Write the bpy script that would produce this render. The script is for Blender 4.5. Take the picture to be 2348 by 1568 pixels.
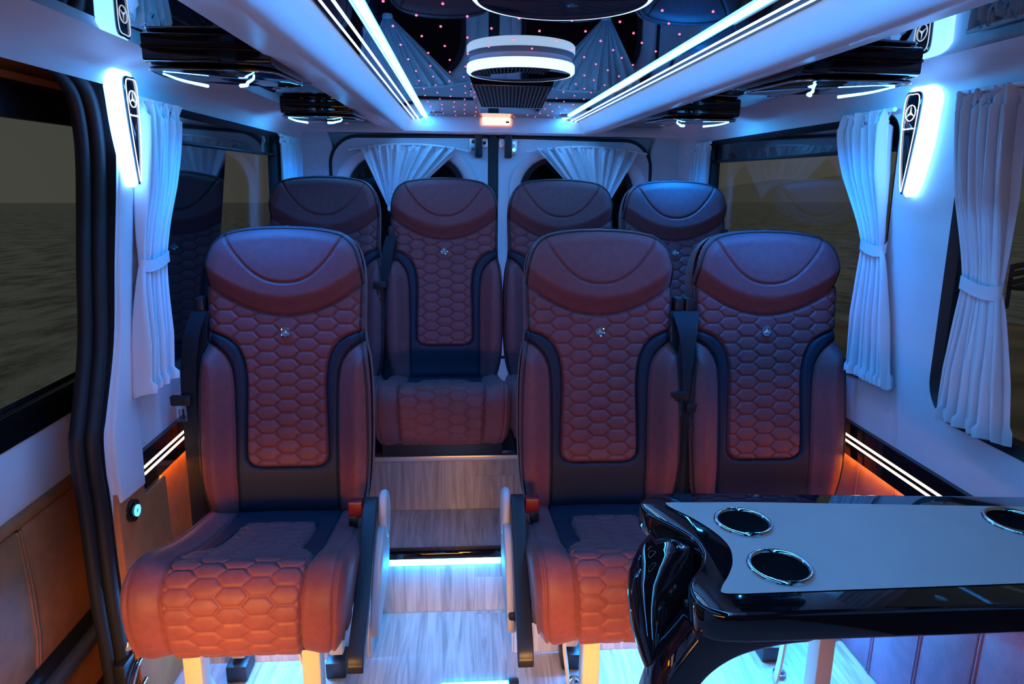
import bpy, bmesh, math, random
import numpy as np
from mathutils import Matrix, Vector
random.seed(7)
RNG = np.random.default_rng(7)
pi = math.pi
for o in list(bpy.data.objects):
    bpy.data.objects.remove(o)
SC = bpy.context.scene
COL = SC.collection
XC = 0.16            # the van's centre line
FLOOR = -1.35        # main floor (camera height is zero until the last line lifts everything)
PLAT = -1.125        # first step
PLAT2 = -0.925       # second step

# ------------------------------------------------------------------ camera
W_PX, H_PX, FOC = 2348.0, 1568.0, 1565.0
CX, CY, VX, VY, RHO = 1174.0, 784.0, 1060.0, 411.0, 0.0137
xu = (VX-CX)*math.cos(RHO)-(CY-VY)*math.sin(RHO)
yu = (VX-CX)*math.sin(RHO)+(CY-VY)*math.cos(RHO)
TH = math.atan(yu/FOC)
PS = math.atan(-xu/FOC*math.cos(TH))
c_f = Vector((math.sin(PS)*math.cos(TH), math.cos(PS)*math.cos(TH), -math.sin(TH)))
r0 = Vector((math.cos(PS), -math.sin(PS), 0))
u0 = r0.cross(c_f)
c_r = r0*math.cos(RHO)+u0*math.sin(RHO)
c_u = -r0*math.sin(RHO)+u0*math.cos(RHO)
cam = bpy.data.cameras.new('camera')
cam.sensor_width = 36
cam.lens = FOC/W_PX*36
cam.clip_start = 0.02
cam.clip_end = 6000
camo = bpy.data.objects.new('camera', cam)
COL.objects.link(camo)
camo.matrix_world = Matrix(((c_r.x, c_u.x, -c_f.x, 0), (c_r.y, c_u.y, -c_f.y, 0), (c_r.z, c_u.z, -c_f.z, 0), (0, 0, 0, 1)))
SC.camera = camo

# ------------------------------------------------------------------ world, lamps, exposure
wd = bpy.data.worlds.new('dusk_sky')
SC.world = wd
wd.use_nodes = True
nt = wd.node_tree
nt.nodes.clear()
wo = nt.nodes.new('ShaderNodeOutputWorld')
bg = nt.nodes.new('ShaderNodeBackground')
tc = nt.nodes.new('ShaderNodeTexCoord')
sp = nt.nodes.new('ShaderNodeSeparateXYZ')
rp = nt.nodes.new('ShaderNodeValToRGB')
nt.links.new(tc.outputs['Generated'], sp.inputs[0])
nt.links.new(sp.outputs['Z'], rp.inputs[0])
rp.color_ramp.elements[0].position = 0.0
rp.color_ramp.elements[0].color = (0.084, 0.082, 0.071, 1)
rp.color_ramp.elements[1].position = 0.5
rp.color_ramp.elements[1].color = (0.062, 0.068, 0.066, 1)
nt.links.new(rp.outputs[0], bg.inputs['Color'])
bg.inputs['Strength'].default_value = 1.0
nt.links.new(bg.outputs[0], wo.inputs['Surface'])

SC.view_settings.view_transform = 'Standard'
SC.view_settings.look = 'None'
SC.view_settings.exposure = 0.0
SC.view_settings.gamma = 1.0
SC.view_settings.use_curve_mapping = False
SC.cycles.use_denoising = True
SC.cycles.max_bounces = 8
SC.cycles.sample_clamp_indirect = 4.0


def area(name, loc, target, sx, sy, power, color, spread=180):
    l = bpy.data.lights.new(name, 'AREA')
    l.shape = 'RECTANGLE'
    l.size, l.size_y, l.energy, l.color = sx, sy, power, color
    l.spread = math.radians(spread)
    o = bpy.data.objects.new(name, l)
    COL.objects.link(o)
    o.location = loc
    d = Vector(target)-Vector(loc)
    o.rotation_euler = d.to_track_quat('-Z', 'Y').to_euler()
    return o


# strengths of the van's own lamps
BLUE = (0.026, 0.30, 1.0)
E_CEIL = 50.0      # blue strip along each ceiling edge
E_RAIL = 11.5       # warm white double line
E_PILLAR = 9.3
E_STEP = 50.0
E_AMBER = 45.0
E_POD = 110.0     # reading lamps of the overhead consoles
E_FOOT = 210.0
# fill lights without fixtures, added to warm the cushion fronts, backrests and door
area('warm_fill_left', (-0.52, 0.52, -0.70), (-0.50, 1.30, -1.06), 0.30, 0.08, 2.0, (1.0, 0.48, 0.11), 54)
area('warm_fill_right', (0.22, 0.58, -0.70), (0.33, 1.30, -1.06), 0.25, 0.08, 2.0, (1.0, 0.48, 0.11), 54)
area('warm_fill_middle', (-0.15, -0.35, -0.74), (-0.10, 1.8, -0.62), 0.8, 0.12, 2.4, (1.0, 0.36, 0.06), 100)



# ------------------------------------------------------------------ materials
MATS = {}


def mat(name, color=(0.5, 0.5, 0.5), rough=0.5, metal=0.0, spec=0.5, emit=None, strength=0.0, bump=None, var=None, coat=0.0, sheen=0.0):
    m = bpy.data.materials.new(name)
    m.use_nodes = True
    n = m.node_tree
    b = n.nodes['Principled BSDF']
    b.inputs['Base Color'].default_value = (*color, 1)
    b.inputs['Roughness'].default_value = rough
    b.inputs['Metallic'].default_value = metal
    b.inputs['Specular IOR Level'].default_value = spec
    b.inputs['Coat Weight'].default_value = coat
    b.inputs['Coat Roughness'].default_value = 0.03 if coat > 0.5 else 0.32
    b.inputs['Sheen Weight'].default_value = sheen
    b.inputs['Sheen Roughness'].default_value = 0.45
    if emit:
        b.inputs['Emission Color'].default_value = (*emit, 1)
        b.inputs['Emission Strength'].default_value = strength
    tcn = n.nodes.new('ShaderNodeTexCoord')
    if var:
        nz = n.nodes.new('ShaderNodeTexNoise')
        nz.inputs['Scale'].default_value = var[0]
        nz.inputs['Detail'].default_value = 5
        n.links.new(tcn.outputs['Object'], nz.inputs['Vector'])
        r = n.nodes.new('ShaderNodeValToRGB')
        r.color_ramp.elements[0].position = 0.3
        r.color_ramp.elements[1].position = 0.7
        r.color_ramp.elements[0].color = (*[c*(1-var[1]) for c in color], 1)
        r.color_ramp.elements[1].color = (*[min(1, c*(1+var[1])) for c in color], 1)
        n.links.new(nz.outputs['Fac'], r.inputs[0])
        n.links.new(r.outputs[0], b.inputs['Base Color'])
    if bump:
        nb = n.nodes.new('ShaderNodeTexNoise')
        nb.inputs['Scale'].default_value = bump[0]
        nb.inputs['Detail'].default_value = 3
        n.links.new(tcn.outputs['Object'], nb.inputs['Vector'])
        bp = n.nodes.new('ShaderNodeBump')
        bp.inputs['Strength'].default_value = bump[1]
        bp.inputs['Distance'].default_value = bump[2]
        n.links.new(nb.outputs['Fac'], bp.inputs['Height'])
        n.links.new(bp.outputs['Normal'], b.inputs['Normal'])
    MATS[name] = m
    return m


mat('tan_leather', (0.205, 0.054, 0.058), 0.55, spec=0.35, sheen=0.10, bump=(900, 0.25, 0.001), var=(60, 0.10))
mat('dark_leather', (0.014, 0.020, 0.036), 0.55, spec=0.3, bump=(900, 0.25, 0.001))
mat('wall_leather', (0.44, 0.145, 0.048), 0.5, bump=(420, 0.35, 0.002), var=(25, 0.15))
mat('blue_cast_leather', (0.30, 0.14, 0.20), 0.5, bump=(420, 0.35, 0.002), var=(25, 0.15))  # copy of the wall leather with the blue light put into its colour
mat('emblem_glass', (0.20, 0.21, 0.24), 0.15)
mat('white_trim', (0.78, 0.78, 0.80), 0.55, bump=(260, 0.25, 0.0012), var=(6, 0.03))
mat('white_vinyl', (0.88, 0.88, 0.88), 0.42, bump=(500, 0.2, 0.0008))
mat('bare_panel', (0.72, 0.73, 0.75), 0.5, bump=(30, 0.4, 0.01))
mat('black_mirror', (0.004, 0.004, 0.006), 0.015, spec=0.45)
mat('gloss_black', (0.006, 0.006, 0.008), 0.05, coat=0.6)
mat('table_black', (0.006, 0.005, 0.006), 0.04, coat=0.8)
mat('table_inlay', (0.78, 0.46, 0.38), 0.45, var=(14, 0.03))
mat('black_plastic', (0.012, 0.013, 0.016), 0.45)
mat('rubber', (0.012, 0.012, 0.014), 0.55)
mat('belt', (0.010, 0.012, 0.018), 0.7, bump=(700, 0.3, 0.001))
mat('red_plastic', (0.20, 0.008, 0.014), 0.4)
mat('chrome', (0.85, 0.87, 0.9), 0.08, metal=1.0)
mat('aluminium', (0.75, 0.74, 0.72), 0.32, metal=0.8, bump=(200, 0.1, 0.001))
mat('beige_plastic', (0.62, 0.58, 0.54), 0.45)
mat('beige_metal', (0.70, 0.60, 0.46), 0.4)
mat('painted_dark', (0.0015, 0.0015, 0.002), 0.7, spec=0.05)  # black that stands in for darkness in cup wells and behind rear panes
mat('curtain', (0.78, 0.78, 0.80), 0.75, bump=(300, 0.2, 0.001))
mat('lamp_ring', (1, 1, 1), 0.5, emit=(0.5, 0.74, 1.0), strength=1.6)
mat('star_glow', (1, 0.3, 0.4), 0.5, emit=(1.0, 0.11, 0.20), strength=3.0)
mat('blue_strip', (0.8, 0.9, 1), 0.5, emit=BLUE, strength=E_CEIL)
mat('rail_light', (1, 1, 1), 0.5, emit=(0.26, 0.55, 1.0), strength=E_RAIL)
mat('lamp_white', (1, 1, 1), 0.5, emit=(0.11, 0.37, 1.0), strength=E_PILLAR)
mat('line_white', (1, 1, 1), 0.5, emit=(0.75, 0.85, 1.0), strength=1.6)
mat('step_glow', (1, 1, 1), 0.5, emit=(0.022, 0.36, 1.0), strength=E_STEP)
mat('foot_glow', (1, 1, 1), 0.5, emit=(0.03, 0.32, 1.0), strength=E_FOOT)
mat('warm_strip', (1, 1, 1), 0.5, emit=(1.0, 0.66, 0.40), strength=3.2)
mat('amber_strip', (1, 0.5, 0.1), 0.5, emit=(1.0, 0.33, 0.03), strength=E_AMBER)
mat('warm_lens', (1, 0.9, 0.7), 0.5, emit=(1.0, 0.66, 0.46), strength=1.5)
mat('warm_frame', (0.9, 0.5, 0.4), 0.5, emit=(1.0, 0.34, 0.22), strength=0.7)
mat('pod_light', (1, 1, 1), 0.5, emit=(0.03, 0.36, 1.0), strength=E_POD)
mat('button_glow', (0.3, 0.9, 1), 0.5, emit=(0.12, 0.62, 0.85), strength=1.3)
mat('grille', (0.10, 0.11, 0.13), 0.4)
mat('hill', (0.95, 0.93, 0.86), 1.0, spec=0.0)  # pale base colour carries the distance haze
mat('shore', (0.46, 0.36, 0.26), 0.95, spec=0.1, bump=(3, 0.8, 0.08), var=(0.9, 0.45))
mat('bench_wood', (0.06, 0.05, 0.045), 0.7)
mat('door_edge', (0.03, 0.026, 0.024), 0.6)


def glass(name, tint, f0=0.04):
    m = bpy.data.materials.new(name)
    m.use_nodes = True
    n = m.node_tree
    n.nodes.clear()
    out = n.nodes.new('ShaderNodeOutputMaterial')
    mx = n.nodes.new('ShaderNodeMixShader')
    tr = n.nodes.new('ShaderNodeBsdfTransparent')
    gl = n.nodes.new('ShaderNodeBsdfGlossy')
    # mirror share of a thin pane, the same from both sides (Schlick)
    ge = n.nodes.new('ShaderNodeNewGeometry')
    dt = n.nodes.new('ShaderNodeVectorMath')
    dt.operation = 'DOT_PRODUCT'
    n.links.new(ge.outputs['Incoming'], dt.inputs[0])
    n.links.new(ge.outputs['Normal'], dt.inputs[1])
    prev = dt.outputs['Value']
    for op, a, b in (('ABSOLUTE', None, None), ('SUBTRACT', 1.0, 'x'), ('POWER', 'x', 5.0), ('MULTIPLY_ADD', 'x', 0.96)):
        mt = n.nodes.new('ShaderNodeMath')
        mt.operation = op
        if a == 1.0:
            mt.inputs[0].default_value = 1.0
            n.links.new(prev, mt.inputs[1])
        else:
            n.links.new(prev, mt.inputs[0])
            if b is not None:
                mt.inputs[1].default_value = b
        if op == 'MULTIPLY_ADD':
            mt.inputs[2].default_value = f0
        prev = mt.outputs[0]
    fr = mt
    tr.inputs[0].default_value = (*tint, 1)
    gl.inputs['Roughness'].default_value = 0.0
    n.links.new(fr.outputs[0], mx.inputs[0])
    n.links.new(tr.outputs[0], mx.inputs[1])
    n.links.new(gl.outputs[0], mx.inputs[2])
    n.links.new(mx.outputs[0], out.inputs[0])
    MATS[name] = m


glass('window_glass', (0.86, 0.87, 0.85))
glass('clear_glass', (0.95, 0.95, 0.95))


def sea_mat():
    m = mat('sea_water', (0.46, 0.46, 0.40), 0.3, spec=0.5)
    n = m.node_tree
    b = n.nodes['Principled BSDF']
    t = n.nodes.new('ShaderNodeTexCoord')
    mp = n.nodes.new('ShaderNodeMapping')
    mp.inputs['Scale'].default_value = (1.6, 0.55, 1)
    mp.inputs['Rotation'].default_value = (0, 0, 0.7)
    n.links.new(t.outputs['Object'], mp.inputs[0])
    a = n.nodes.new('ShaderNodeTexNoise')
    a.inputs['Scale'].default_value = 1.0
    a.inputs['Detail'].default_value = 6
    a.inputs['Roughness'].default_value = 0.62
    n.links.new(mp.outputs[0], a.inputs['Vector'])
    bp = n.nodes.new('ShaderNodeBump')
    bp.inputs['Strength'].default_value = 0.9
    bp.inputs['Distance'].default_value = 1.0
    n.links.new(a.outputs['Fac'], bp.inputs['Height'])
    n.links.new(bp.outputs['Normal'], b.inputs['Normal'])
    r = n.nodes.new('ShaderNodeValToRGB')  # light and dark wave faces painted into the base colour
    r.color_ramp.elements[0].position, r.color_ramp.elements[0].color = 0.38, (0.24, 0.24, 0.22, 1)
    r.color_ramp.elements[1].position, r.color_ramp.elements[1].color = 0.58, (0.85, 0.85, 0.76, 1)
    n.links.new(a.outputs['Fac'], r.inputs[0])
    n.links.new(r.outputs[0], b.inputs['Base Color'])
    return m


sea_mat()


def wood_mat(nm, sc_):
    m = mat(nm, (0.42, 0.39, 0.37), 0.42)
    n = m.node_tree
    b = n.nodes['Principled BSDF']
    t = n.nodes.new('ShaderNodeTexCoord')
    oi = n.nodes.new('ShaderNodeObjectInfo')
    vm = n.nodes.new('ShaderNodeVectorMath')
    vm.operation = 'MULTIPLY_ADD'
    cb = n.nodes.new('ShaderNodeCombineXYZ')
    for i in range(3):
        n.links.new(oi.outputs['Random'], cb.inputs[i])
    vm.inputs[1].default_value = (13, 7, 5)
    n.links.new(cb.outputs[0], vm.inputs[0])
    n.links.new(t.outputs['Object'], vm.inputs[2])
    mp = n.nodes.new('ShaderNodeMapping')
    mp.inputs['Scale'].default_value = sc_
    n.links.new(vm.outputs[0], mp.inputs[0])
    nz = n.nodes.new('ShaderNodeTexNoise')
    nz.inputs['Scale'].default_value = 1.6
    nz.inputs['Detail'].default_value = 7
    nz.inputs['Distortion'].default_value = 1.6
    n.links.new(mp.outputs[0], nz.inputs['Vector'])
    r = n.nodes.new('ShaderNodeValToRGB')
    e = r.color_ramp.elements
    e[0].position, e[0].color = 0.32, (0.29, 0.285, 0.285, 1)
    e[1].position, e[1].color = 0.62, (0.52, 0.515, 0.52, 1)
    n.links.new(nz.outputs['Fac'], r.inputs[0])
    mx = n.nodes.new('ShaderNodeMix')
    mx.data_type = 'RGBA'
    mx.blend_type = 'MULTIPLY'
    mx.inputs[0].default_value = 1.0
    r2 = n.nodes.new('ShaderNodeValToRGB')
    r2.color_ramp.elements[0].color = (0.82, 0.82, 0.82, 1)
    r2.color_ramp.elements[1].color = (1, 1, 1, 1)
    n.links.new(oi.outputs['Random'], r2.inputs[0])
    n.links.new(r.outputs[0], mx.inputs[6])
    n.links.new(r2.outputs[0], mx.inputs[7])
    n.links.new(mx.outputs[2], b.inputs['Base Color'])
    bp = n.nodes.new('ShaderNodeBump')
    bp.inputs['Strength'].default_value = 0.25
    bp.inputs['Distance'].default_value = 0.002
    n.links.new(nz.outputs['Fac'], bp.inputs['Height'])
    n.links.new(bp.outputs['Normal'], b.inputs['Normal'])


wood_mat('floor_vinyl', (26, 1.7, 26))
wood_mat('riser_vinyl', (26, 26, 1.7))
mat('joint_grey', (0.50, 0.48, 0.46), 0.6)


# ------------------------------------------------------------------ mesh helpers
def new_mesh(name, verts, faces, smooth=None):
    me = bpy.data.meshes.new(name)
    v = np.asarray(verts, dtype=np.float32).reshape(-1, 3)
    if isinstance(faces, np.ndarray):
        k = faces.shape[1]
        me.vertices.add(len(v))
        me.vertices.foreach_set('co', v.ravel())
        me.loops.add(faces.size)
        me.loops.foreach_set('vertex_index', faces.astype(np.int32).ravel())
        me.polygons.add(len(faces))
        me.polygons.foreach_set('loop_start', np.arange(0, faces.size, k, dtype=np.int32))
        me.update(calc_edges=True)
    else:
        me.from_pydata([tuple(map(float, p)) for p in v], [], faces)
    me.validate()
    if smooth is not None:
        me.shade_smooth()
        if smooth < 180:
            me.set_sharp_from_angle(angle=math.radians(smooth))
    return me


def link(name, me, m=None, parent=None, loc=None):
    o = bpy.data.objects.new(name, me)
    COL.objects.link(o)
    if m:
        me.materials.clear()
        me.materials.append(MATS[m])
    if parent is not None:
        o.parent = parent
    if loc is not None:
        o.location = loc
    return o


class MB:
    """collects shapes of one mesh"""
    def __init__(self):
        self.v, self.f = [], []

    def add(self, vs, fs):
        n = len(self.v)
        self.v += [tuple(p) for p in vs]
        self.f += [tuple(i+n for i in f) for f in fs]
        return self

    def box(self, x0, x1, y0, y1, z0, z1):
        return self.add([(x0, y0, z0), (x1, y0, z0), (x1, y1, z0), (x0, y1, z0), (x0, y0, z1), (x1, y0, z1), (x1, y1, z1), (x0, y1, z1)],
                        [(0, 3, 2, 1), (4, 5, 6, 7), (0, 1, 5, 4), (1, 2, 6, 5), (2, 3, 7, 6), (3, 0, 4, 7)])

    def tube(self, path, r, n=8, closed=False, up=(0.13, 0.27, 0.95), flat=1.0):
        P = np.array(path, float)
        k = len(P)
        rr = np.broadcast_to(np.asarray(r, float), (k,))
        T = np.roll(P, -1, 0)-np.roll(P, 1, 0) if closed else np.gradient(P, axis=0)
        T /= np.linalg.norm(T, axis=1)[:, None]+1e-12
        a = np.cross(T[0], up)
        a /= np.linalg.norm(a)
        vs = []
        for i in range(k):
            a = a-T[i]*(a@T[i])
            a /= np.linalg.norm(a)+1e-12
            b = np.cross(T[i], a)
            for j in range(n):
                t = 2*pi*j/n
                vs.append(P[i]+rr[i]*(math.cos(t)*a+math.sin(t)*b*flat))
        fs = []
        for i in range(k if closed else k-1):
            i2 = (i+1) % k
            for j in range(n):
                j2 = (j+1) % n
                fs.append((i*n+j, i*n+j2, i2*n+j2, i2*n+j))
        if not closed:
            fs.append(tuple(range(n))[::-1])
            fs.append(tuple((k-1)*n+j for j in range(n)))
        return self.add(vs, fs)

    def prism(self, poly, fn, a, b):
        """poly of 2-D points, fn(p, q, t) -> xyz, between t=a and t=b"""
        n = len(poly)
        vs = [fn(p, q, a) for p, q in poly]+[fn(p, q, b) for p, q in poly]
        fs = [tuple(range(n))[::-1], tuple(range(n, 2*n))]
        fs += [(i, (i+1) % n, n+(i+1) % n, n+i) for i in range(n)]
        return self.add(vs, fs)

    def lathe(self, prof, n=32, c=(0, 0, 0)):
        """profile (r, z) about the z axis"""
        k = len(prof)
        vs = [(c[0]+r*math.cos(2*pi*j/n), c[1]+r*math.sin(2*pi*j/n), c[2]+z) for r, z in prof for j in range(n)]
        fs = []
        for i in range(k-1):
            for j in range(n):
                j2 = (j+1) % n
                fs.append((i*n+j, i*n+j2, (i+1)*n+j2, (i+1)*n+j))
        return self.add(vs, fs)

    def sweep(self, prof, path_axis_vals, fn):
        """open profile swept over values: fn(p, q, t) -> xyz"""
        k, n = len(prof), len(path_axis_vals)
        vs = [fn(p, q, t) for t in path_axis_vals for p, q in prof]
        fs = [(i*k+j, i*k+j+1, (i+1)*k+j+1, (i+1)*k+j) for i in range(n-1) for j in range(k-1)]
        return self.add(vs, fs)

    def strap(self, path, wdir, w, th=0.002):
        P = np.array(path, float)
        wd_ = np.array(wdir, float)
        wd_ /= np.linalg.norm(wd_)
        T = np.gradient(P, axis=0)
        N = np.cross(T, wd_)
        N /= np.linalg.norm(N, axis=1)[:, None]+1e-9
        vs, fs = [], []
        for p, n_ in zip(P, N):
            vs += [p-wd_*w/2-n_*th/2, p+wd_*w/2-n_*th/2, p+wd_*w/2+n_*th/2, p-wd_*w/2+n_*th/2]
        for i in range(len(P)-1):
            for j in range(4):
                fs.append((i*4+j, i*4+(j+1) % 4, i*4+4+(j+1) % 4, i*4+4+j))
        e = (len(P)-1)*4
        fs += [(3, 2, 1, 0), (e, e+1, e+2, e+3)]
        return self.add(vs, fs)

    def build(self, name, m, parent=None, smooth=None, bevel=0, seg=2, loc=None):
        me = new_mesh(name, self.v, self.f, smooth)
        bm = bmesh.new()
        bm.from_mesh(me)
        bmesh.ops.recalc_face_normals(bm, faces=bm.faces)
        if bevel:
            es = [e for e in bm.edges if len(e.link_faces) == 2 and e.calc_face_angle(0) > 0.6]
            bmesh.ops.bevel(bm, geom=es, offset=bevel, segments=seg, profile=0.5, affect='EDGES', clamp_overlap=True)
        bm.to_mesh(me)
        bm.free()
        if smooth is not None or bevel:
            me.shade_smooth()
            me.set_sharp_from_angle(angle=math.radians(smooth or 35))
        return link(name, me, m, parent, loc)


def cr(pts, n=8, closed=False):
    """smooth curve through points"""
    P = np.array(pts, float)
    k = len(P)
    out = []
    for i in range(k if closed else k-1):
        if closed:
            p0, p1, p2, p3 = P[(i-1) % k], P[i], P[(i+1) % k], P[(i+2) % k]
        else:
            p1, p2 = P[i], P[i+1]
            p0 = P[i-1] if i > 0 else 2*p1-p2
            p3 = P[i+2] if i+2 < k else 2*p2-p1
        for t in np.arange(n)/n:
            out.append(0.5*(2*p1+(p2-p0)*t+(2*p0-5*p1+4*p2-p3)*t*t+(3*p1-p0-3*p2+p3)*t**3))
    if not closed:
        out.append(P[-1])
    return np.array(out)


def rrect(x0, x1, y0, y1, r, n=6):
    if not hasattr(r, '__len__'):
        r = (r,)*4
    out = []
    for (cx, cy, a), q in zip(((x0, y0, 180), (x1, y0, 270), (x1, y1, 0), (x0, y1, 90)), r):
        cx += q if cx == x0 else -q
        cy += q if cy == y0 else -q
        for i in range(n+1):
            t = math.radians(a+90*i/n)
            out.append((cx+q*math.cos(t), cy+q*math.sin(t)))
    return out


def thing(name, label, cat, loc=(0, 0, 0), group=None):
    o = bpy.data.objects.new(name, None)
    o.empty_display_size = 0.05
    COL.objects.link(o)
    o.location = loc
    return tag(o, label, cat, group)


def tag(o, label=None, cat=None, group=None, kind=None):
    if label:
        o['label'] = label
    if cat:
        o['category'] = cat
    if group:
        o['group'] = group
    if kind:
        o['kind'] = kind
    return o


def struct(o, label=None):
    o['kind'] = 'structure'
    if label:
        o['label'] = label
    return o


def dup_child(o, parent, loc=None):
    c = o.copy()
    COL.objects.link(c)
    c.parent = parent
    if loc is not None:
        c.location = loc
    for g in o.children:
        dup_child(g, c)
    return c


def plate(name, outer, holes, fn, m, parent=None):
    """flat plate with holes; fn(a, b) -> xyz"""
    bm = bmesh.new()
    for loop in [outer]+holes:
        vs = [bm.verts.new(fn(a, b)) for a, b in loop]
        for i in range(len(vs)):
            bm.edges.new((vs[i], vs[(i+1) % len(vs)]))
    bmesh.ops.triangle_fill(bm, use_beauty=True, use_dissolve=False, edges=bm.edges[:])
    bmesh.ops.recalc_face_normals(bm, faces=bm.faces)
    me = bpy.data.meshes.new(name)
    bm.to_mesh(me)
    bm.free()
    return link(name, me, m, parent)


def ray_at_x(px, py, x):
    d = c_f*FOC+c_r*(px-CX)-c_u*(py-CY)
    return d*(x/d.x)


def half(z):
    return 0.955-0.02*(z+0.66)/0.85


# ------------------------------------------------------------------ the setting: floor and steps
SEAMS = [-0.625+0.22*k for k in range(-2, 11)]
sub = MB()
sub.box(-0.83, 1.15, -1.1, 1.95, FLOOR-0.03, FLOOR-0.0012)
floor = struct(sub.build('floor', 'joint_grey'), 'grey wood plank floor of the van')


def plank(parent, x0, x1, y0, y1, z0, z1, axis):
    g = 0.0005
    b = MB()
    if axis == 'z':
        b.box(x0+g, x1-g, y0+g, y1-g, z0, z1)
    else:
        b.box(x0+g, x1-g, y0, y1, z0+g, z1-g)
    o = b.build('plank', 'floor_vinyl' if axis == 'z' else 'riser_vinyl', parent, bevel=0.0005, seg=1)
    # object-space origin at the plank so its grain follows it
    return o


for k in range(len(SEAMS)-1):
    a, b_ = max(SEAMS[k], -0.80), min(SEAMS[k+1], 1.13)
    if b_-a < 0.02:
        continue
    inside = a > -0.2 and b_ < 0.06
    right_of = abs(a-0.035) < 0.05
    cuts = [0.55, 1.30, 1.94] if not right_of else [0.55, 1.10, 1.925, 1.94]
    if k % 2 and not right_of:
        cuts = [0.55, 1.05, 1.94]
    for c0, c1 in zip(cuts[:-1], cuts[1:]):
        plank(floor, a, b_, c0, c1, FLOOR-0.006, FLOOR, 'z')

ped = MB()
AX0, AX1 = -0.27, 0.145          # the aisle between the two raised sides
ped.box(AX0, AX1, 1.944, 2.20, FLOOR-0.02, PLAT-0.0012)
ped.box(-0.81, AX0, 1.7335, 2.20, FLOOR-0.02, PLAT-0.0012)
ped.box(AX1, 1.13, 1.7335, 2.20, FLOOR-0.02, PLAT-0.0012)
step1 = struct(ped.build('trim_1', 'joint_grey'), 'lower wooden step across the aisle')
for k in range(len(SEAMS)-1):
    a, b_ = max(SEAMS[k], -0.80), min(SEAMS[k+1], 1.13)
    if b_-a < 0.02:
        continue
    for (q0, q1, yy) in ((max(a, -0.80), min(b_, AX0), 1.732), (max(a, AX0), min(b_, AX1), 1.942), (max(a, AX1), b_, 1.732)):
        if q1-q0 < 0.008:
            continue
        if a > 0.0 and a < 0.1 and yy > 1.9:
            plank(step1, q0, q1, yy, yy+0.006, FLOOR, -1.23, 'y')
            plank(step1, q0, q1, yy, yy+0.006, -1.23, PLAT-0.006, 'y')
        else:
            plank(step1, q0, q1, yy, yy+0.006, FLOOR, PLAT-0.006, 'y')
        plank(step1, q0, q1, yy+0.008, 2.20, PLAT-0.006, PLAT, 'z')
for xx, s_ in ((AX0, 1), (AX1, -1)):
    plank(step1, min(xx, xx+0.006*s_), max(xx, xx+0.006*s_), 1.735, 1.942, FLOOR, PLAT, 'x')
ped = MB()
ped.box(-0.81, 1.13, 2.2015, 3.56, PLAT-0.02, PLAT2-0.004)
step2 = struct(ped.build('trim_2', 'joint_grey'), 'upper wooden step under the rear row of seats')
for k in range(len(SEAMS)-1):
    a, b_ = max(SEAMS[k], -0.80), min(SEAMS[k+1], 1.13)
    if b_-a < 0.02:
        continue
    if 0.0 < a < 0.1:
        plank(step2, a, b_, 2.20, 2.207, PLAT, -1.0, 'y')
        plank(step2, a, b_, 2.20, 2.207, -1.0, PLAT2-0.012, 'y')
    else:
        plank(step2, a, b_, 2.20, 2.207, PLAT, PLAT2-0.012, 'y')
tr = MB().box(-0.80, 1.12, 2.192, 2.235, PLAT2-0.016, PLAT2+0.003)
struct(tr.build('trim_3', 'aluminium', bevel=0.002), 'brushed metal nosing on the upper step')

# lit nosings of the steps
t = thing('step_light', 'blue-white light bar in a dark profile on the lower step edge', 'light', ((AX0+AX1)/2, 1.93, PLAT))
w2 = (AX1-AX0)/2
MB().prism([(1.945, PLAT+0.004), (1.91, PLAT+0.004), (1.905, PLAT-0.016), (1.93, PLAT-0.022), (1.94, PLAT-0.022)],
           lambda p, q, s_: (s_, p-1.93, q-PLAT), -w2+0.012, w2-0.012).build('profile', 'gloss_black', t, bevel=0.002)
MB().tube([(-w2+0.03, -0.016, -0.031), (w2-0.03, -0.016, -0.031)], 0.009, 10).build('diffuser', 'step_glow', t, 60)
MB().box(-w2+0.005, -w2+0.032, -0.038, 0.0, -0.045, 0.006).build('end_cap', 'black_plastic', t, bevel=0.004)
t = thing('step_light', 'white light bar low on the aisle floor edge at the bottom of the picture', 'light', (0.10, 1.60, FLOOR))
MB().tube([(-0.16, 0, 0.008), (0.02, 0, 0.008)], 0.007, 10).build('diffuser', 'step_glow', t, 60)
MB().box(0.022, 0.05, -0.01, 0.01, 0, 0.018).build('end_cap', 'black_plastic', t, bevel=0.003)
# blue foot lights below the seats
for nm, x0, x1, lb in (('foot_light', -0.68, -0.36, 'blue foot light strip under the single front seat'),
                       ('foot_light', 0.30, 1.115, 'blue foot light strip under the double front seat')):
    t = thing(nm, lb, 'light', ((x0+x1)/2, 1.718, PLAT-0.05))
    MB().box((x0-x1)/2, (x1-x0)/2, -0.008, 0.008, -0.008, 0.012).build('diffuser', 'foot_glow', t)
    MB().box((x0-x1)/2-0.01, (x1-x0)/2+0.01, -0.012, 0.012, 0.012, 0.02).build('housing', 'black_plastic', t)

# ------------------------------------------------------------------ the setting: side walls
W_SILL, W_TOP = -0.531, 0.178
YB = -1.1            # wall behind the photographer
YE = 3.56            # rear wall


def wallfn(side, off=0.0):
    return lambda y, z: (XC+side*(half(z)+off), y, z)


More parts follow.
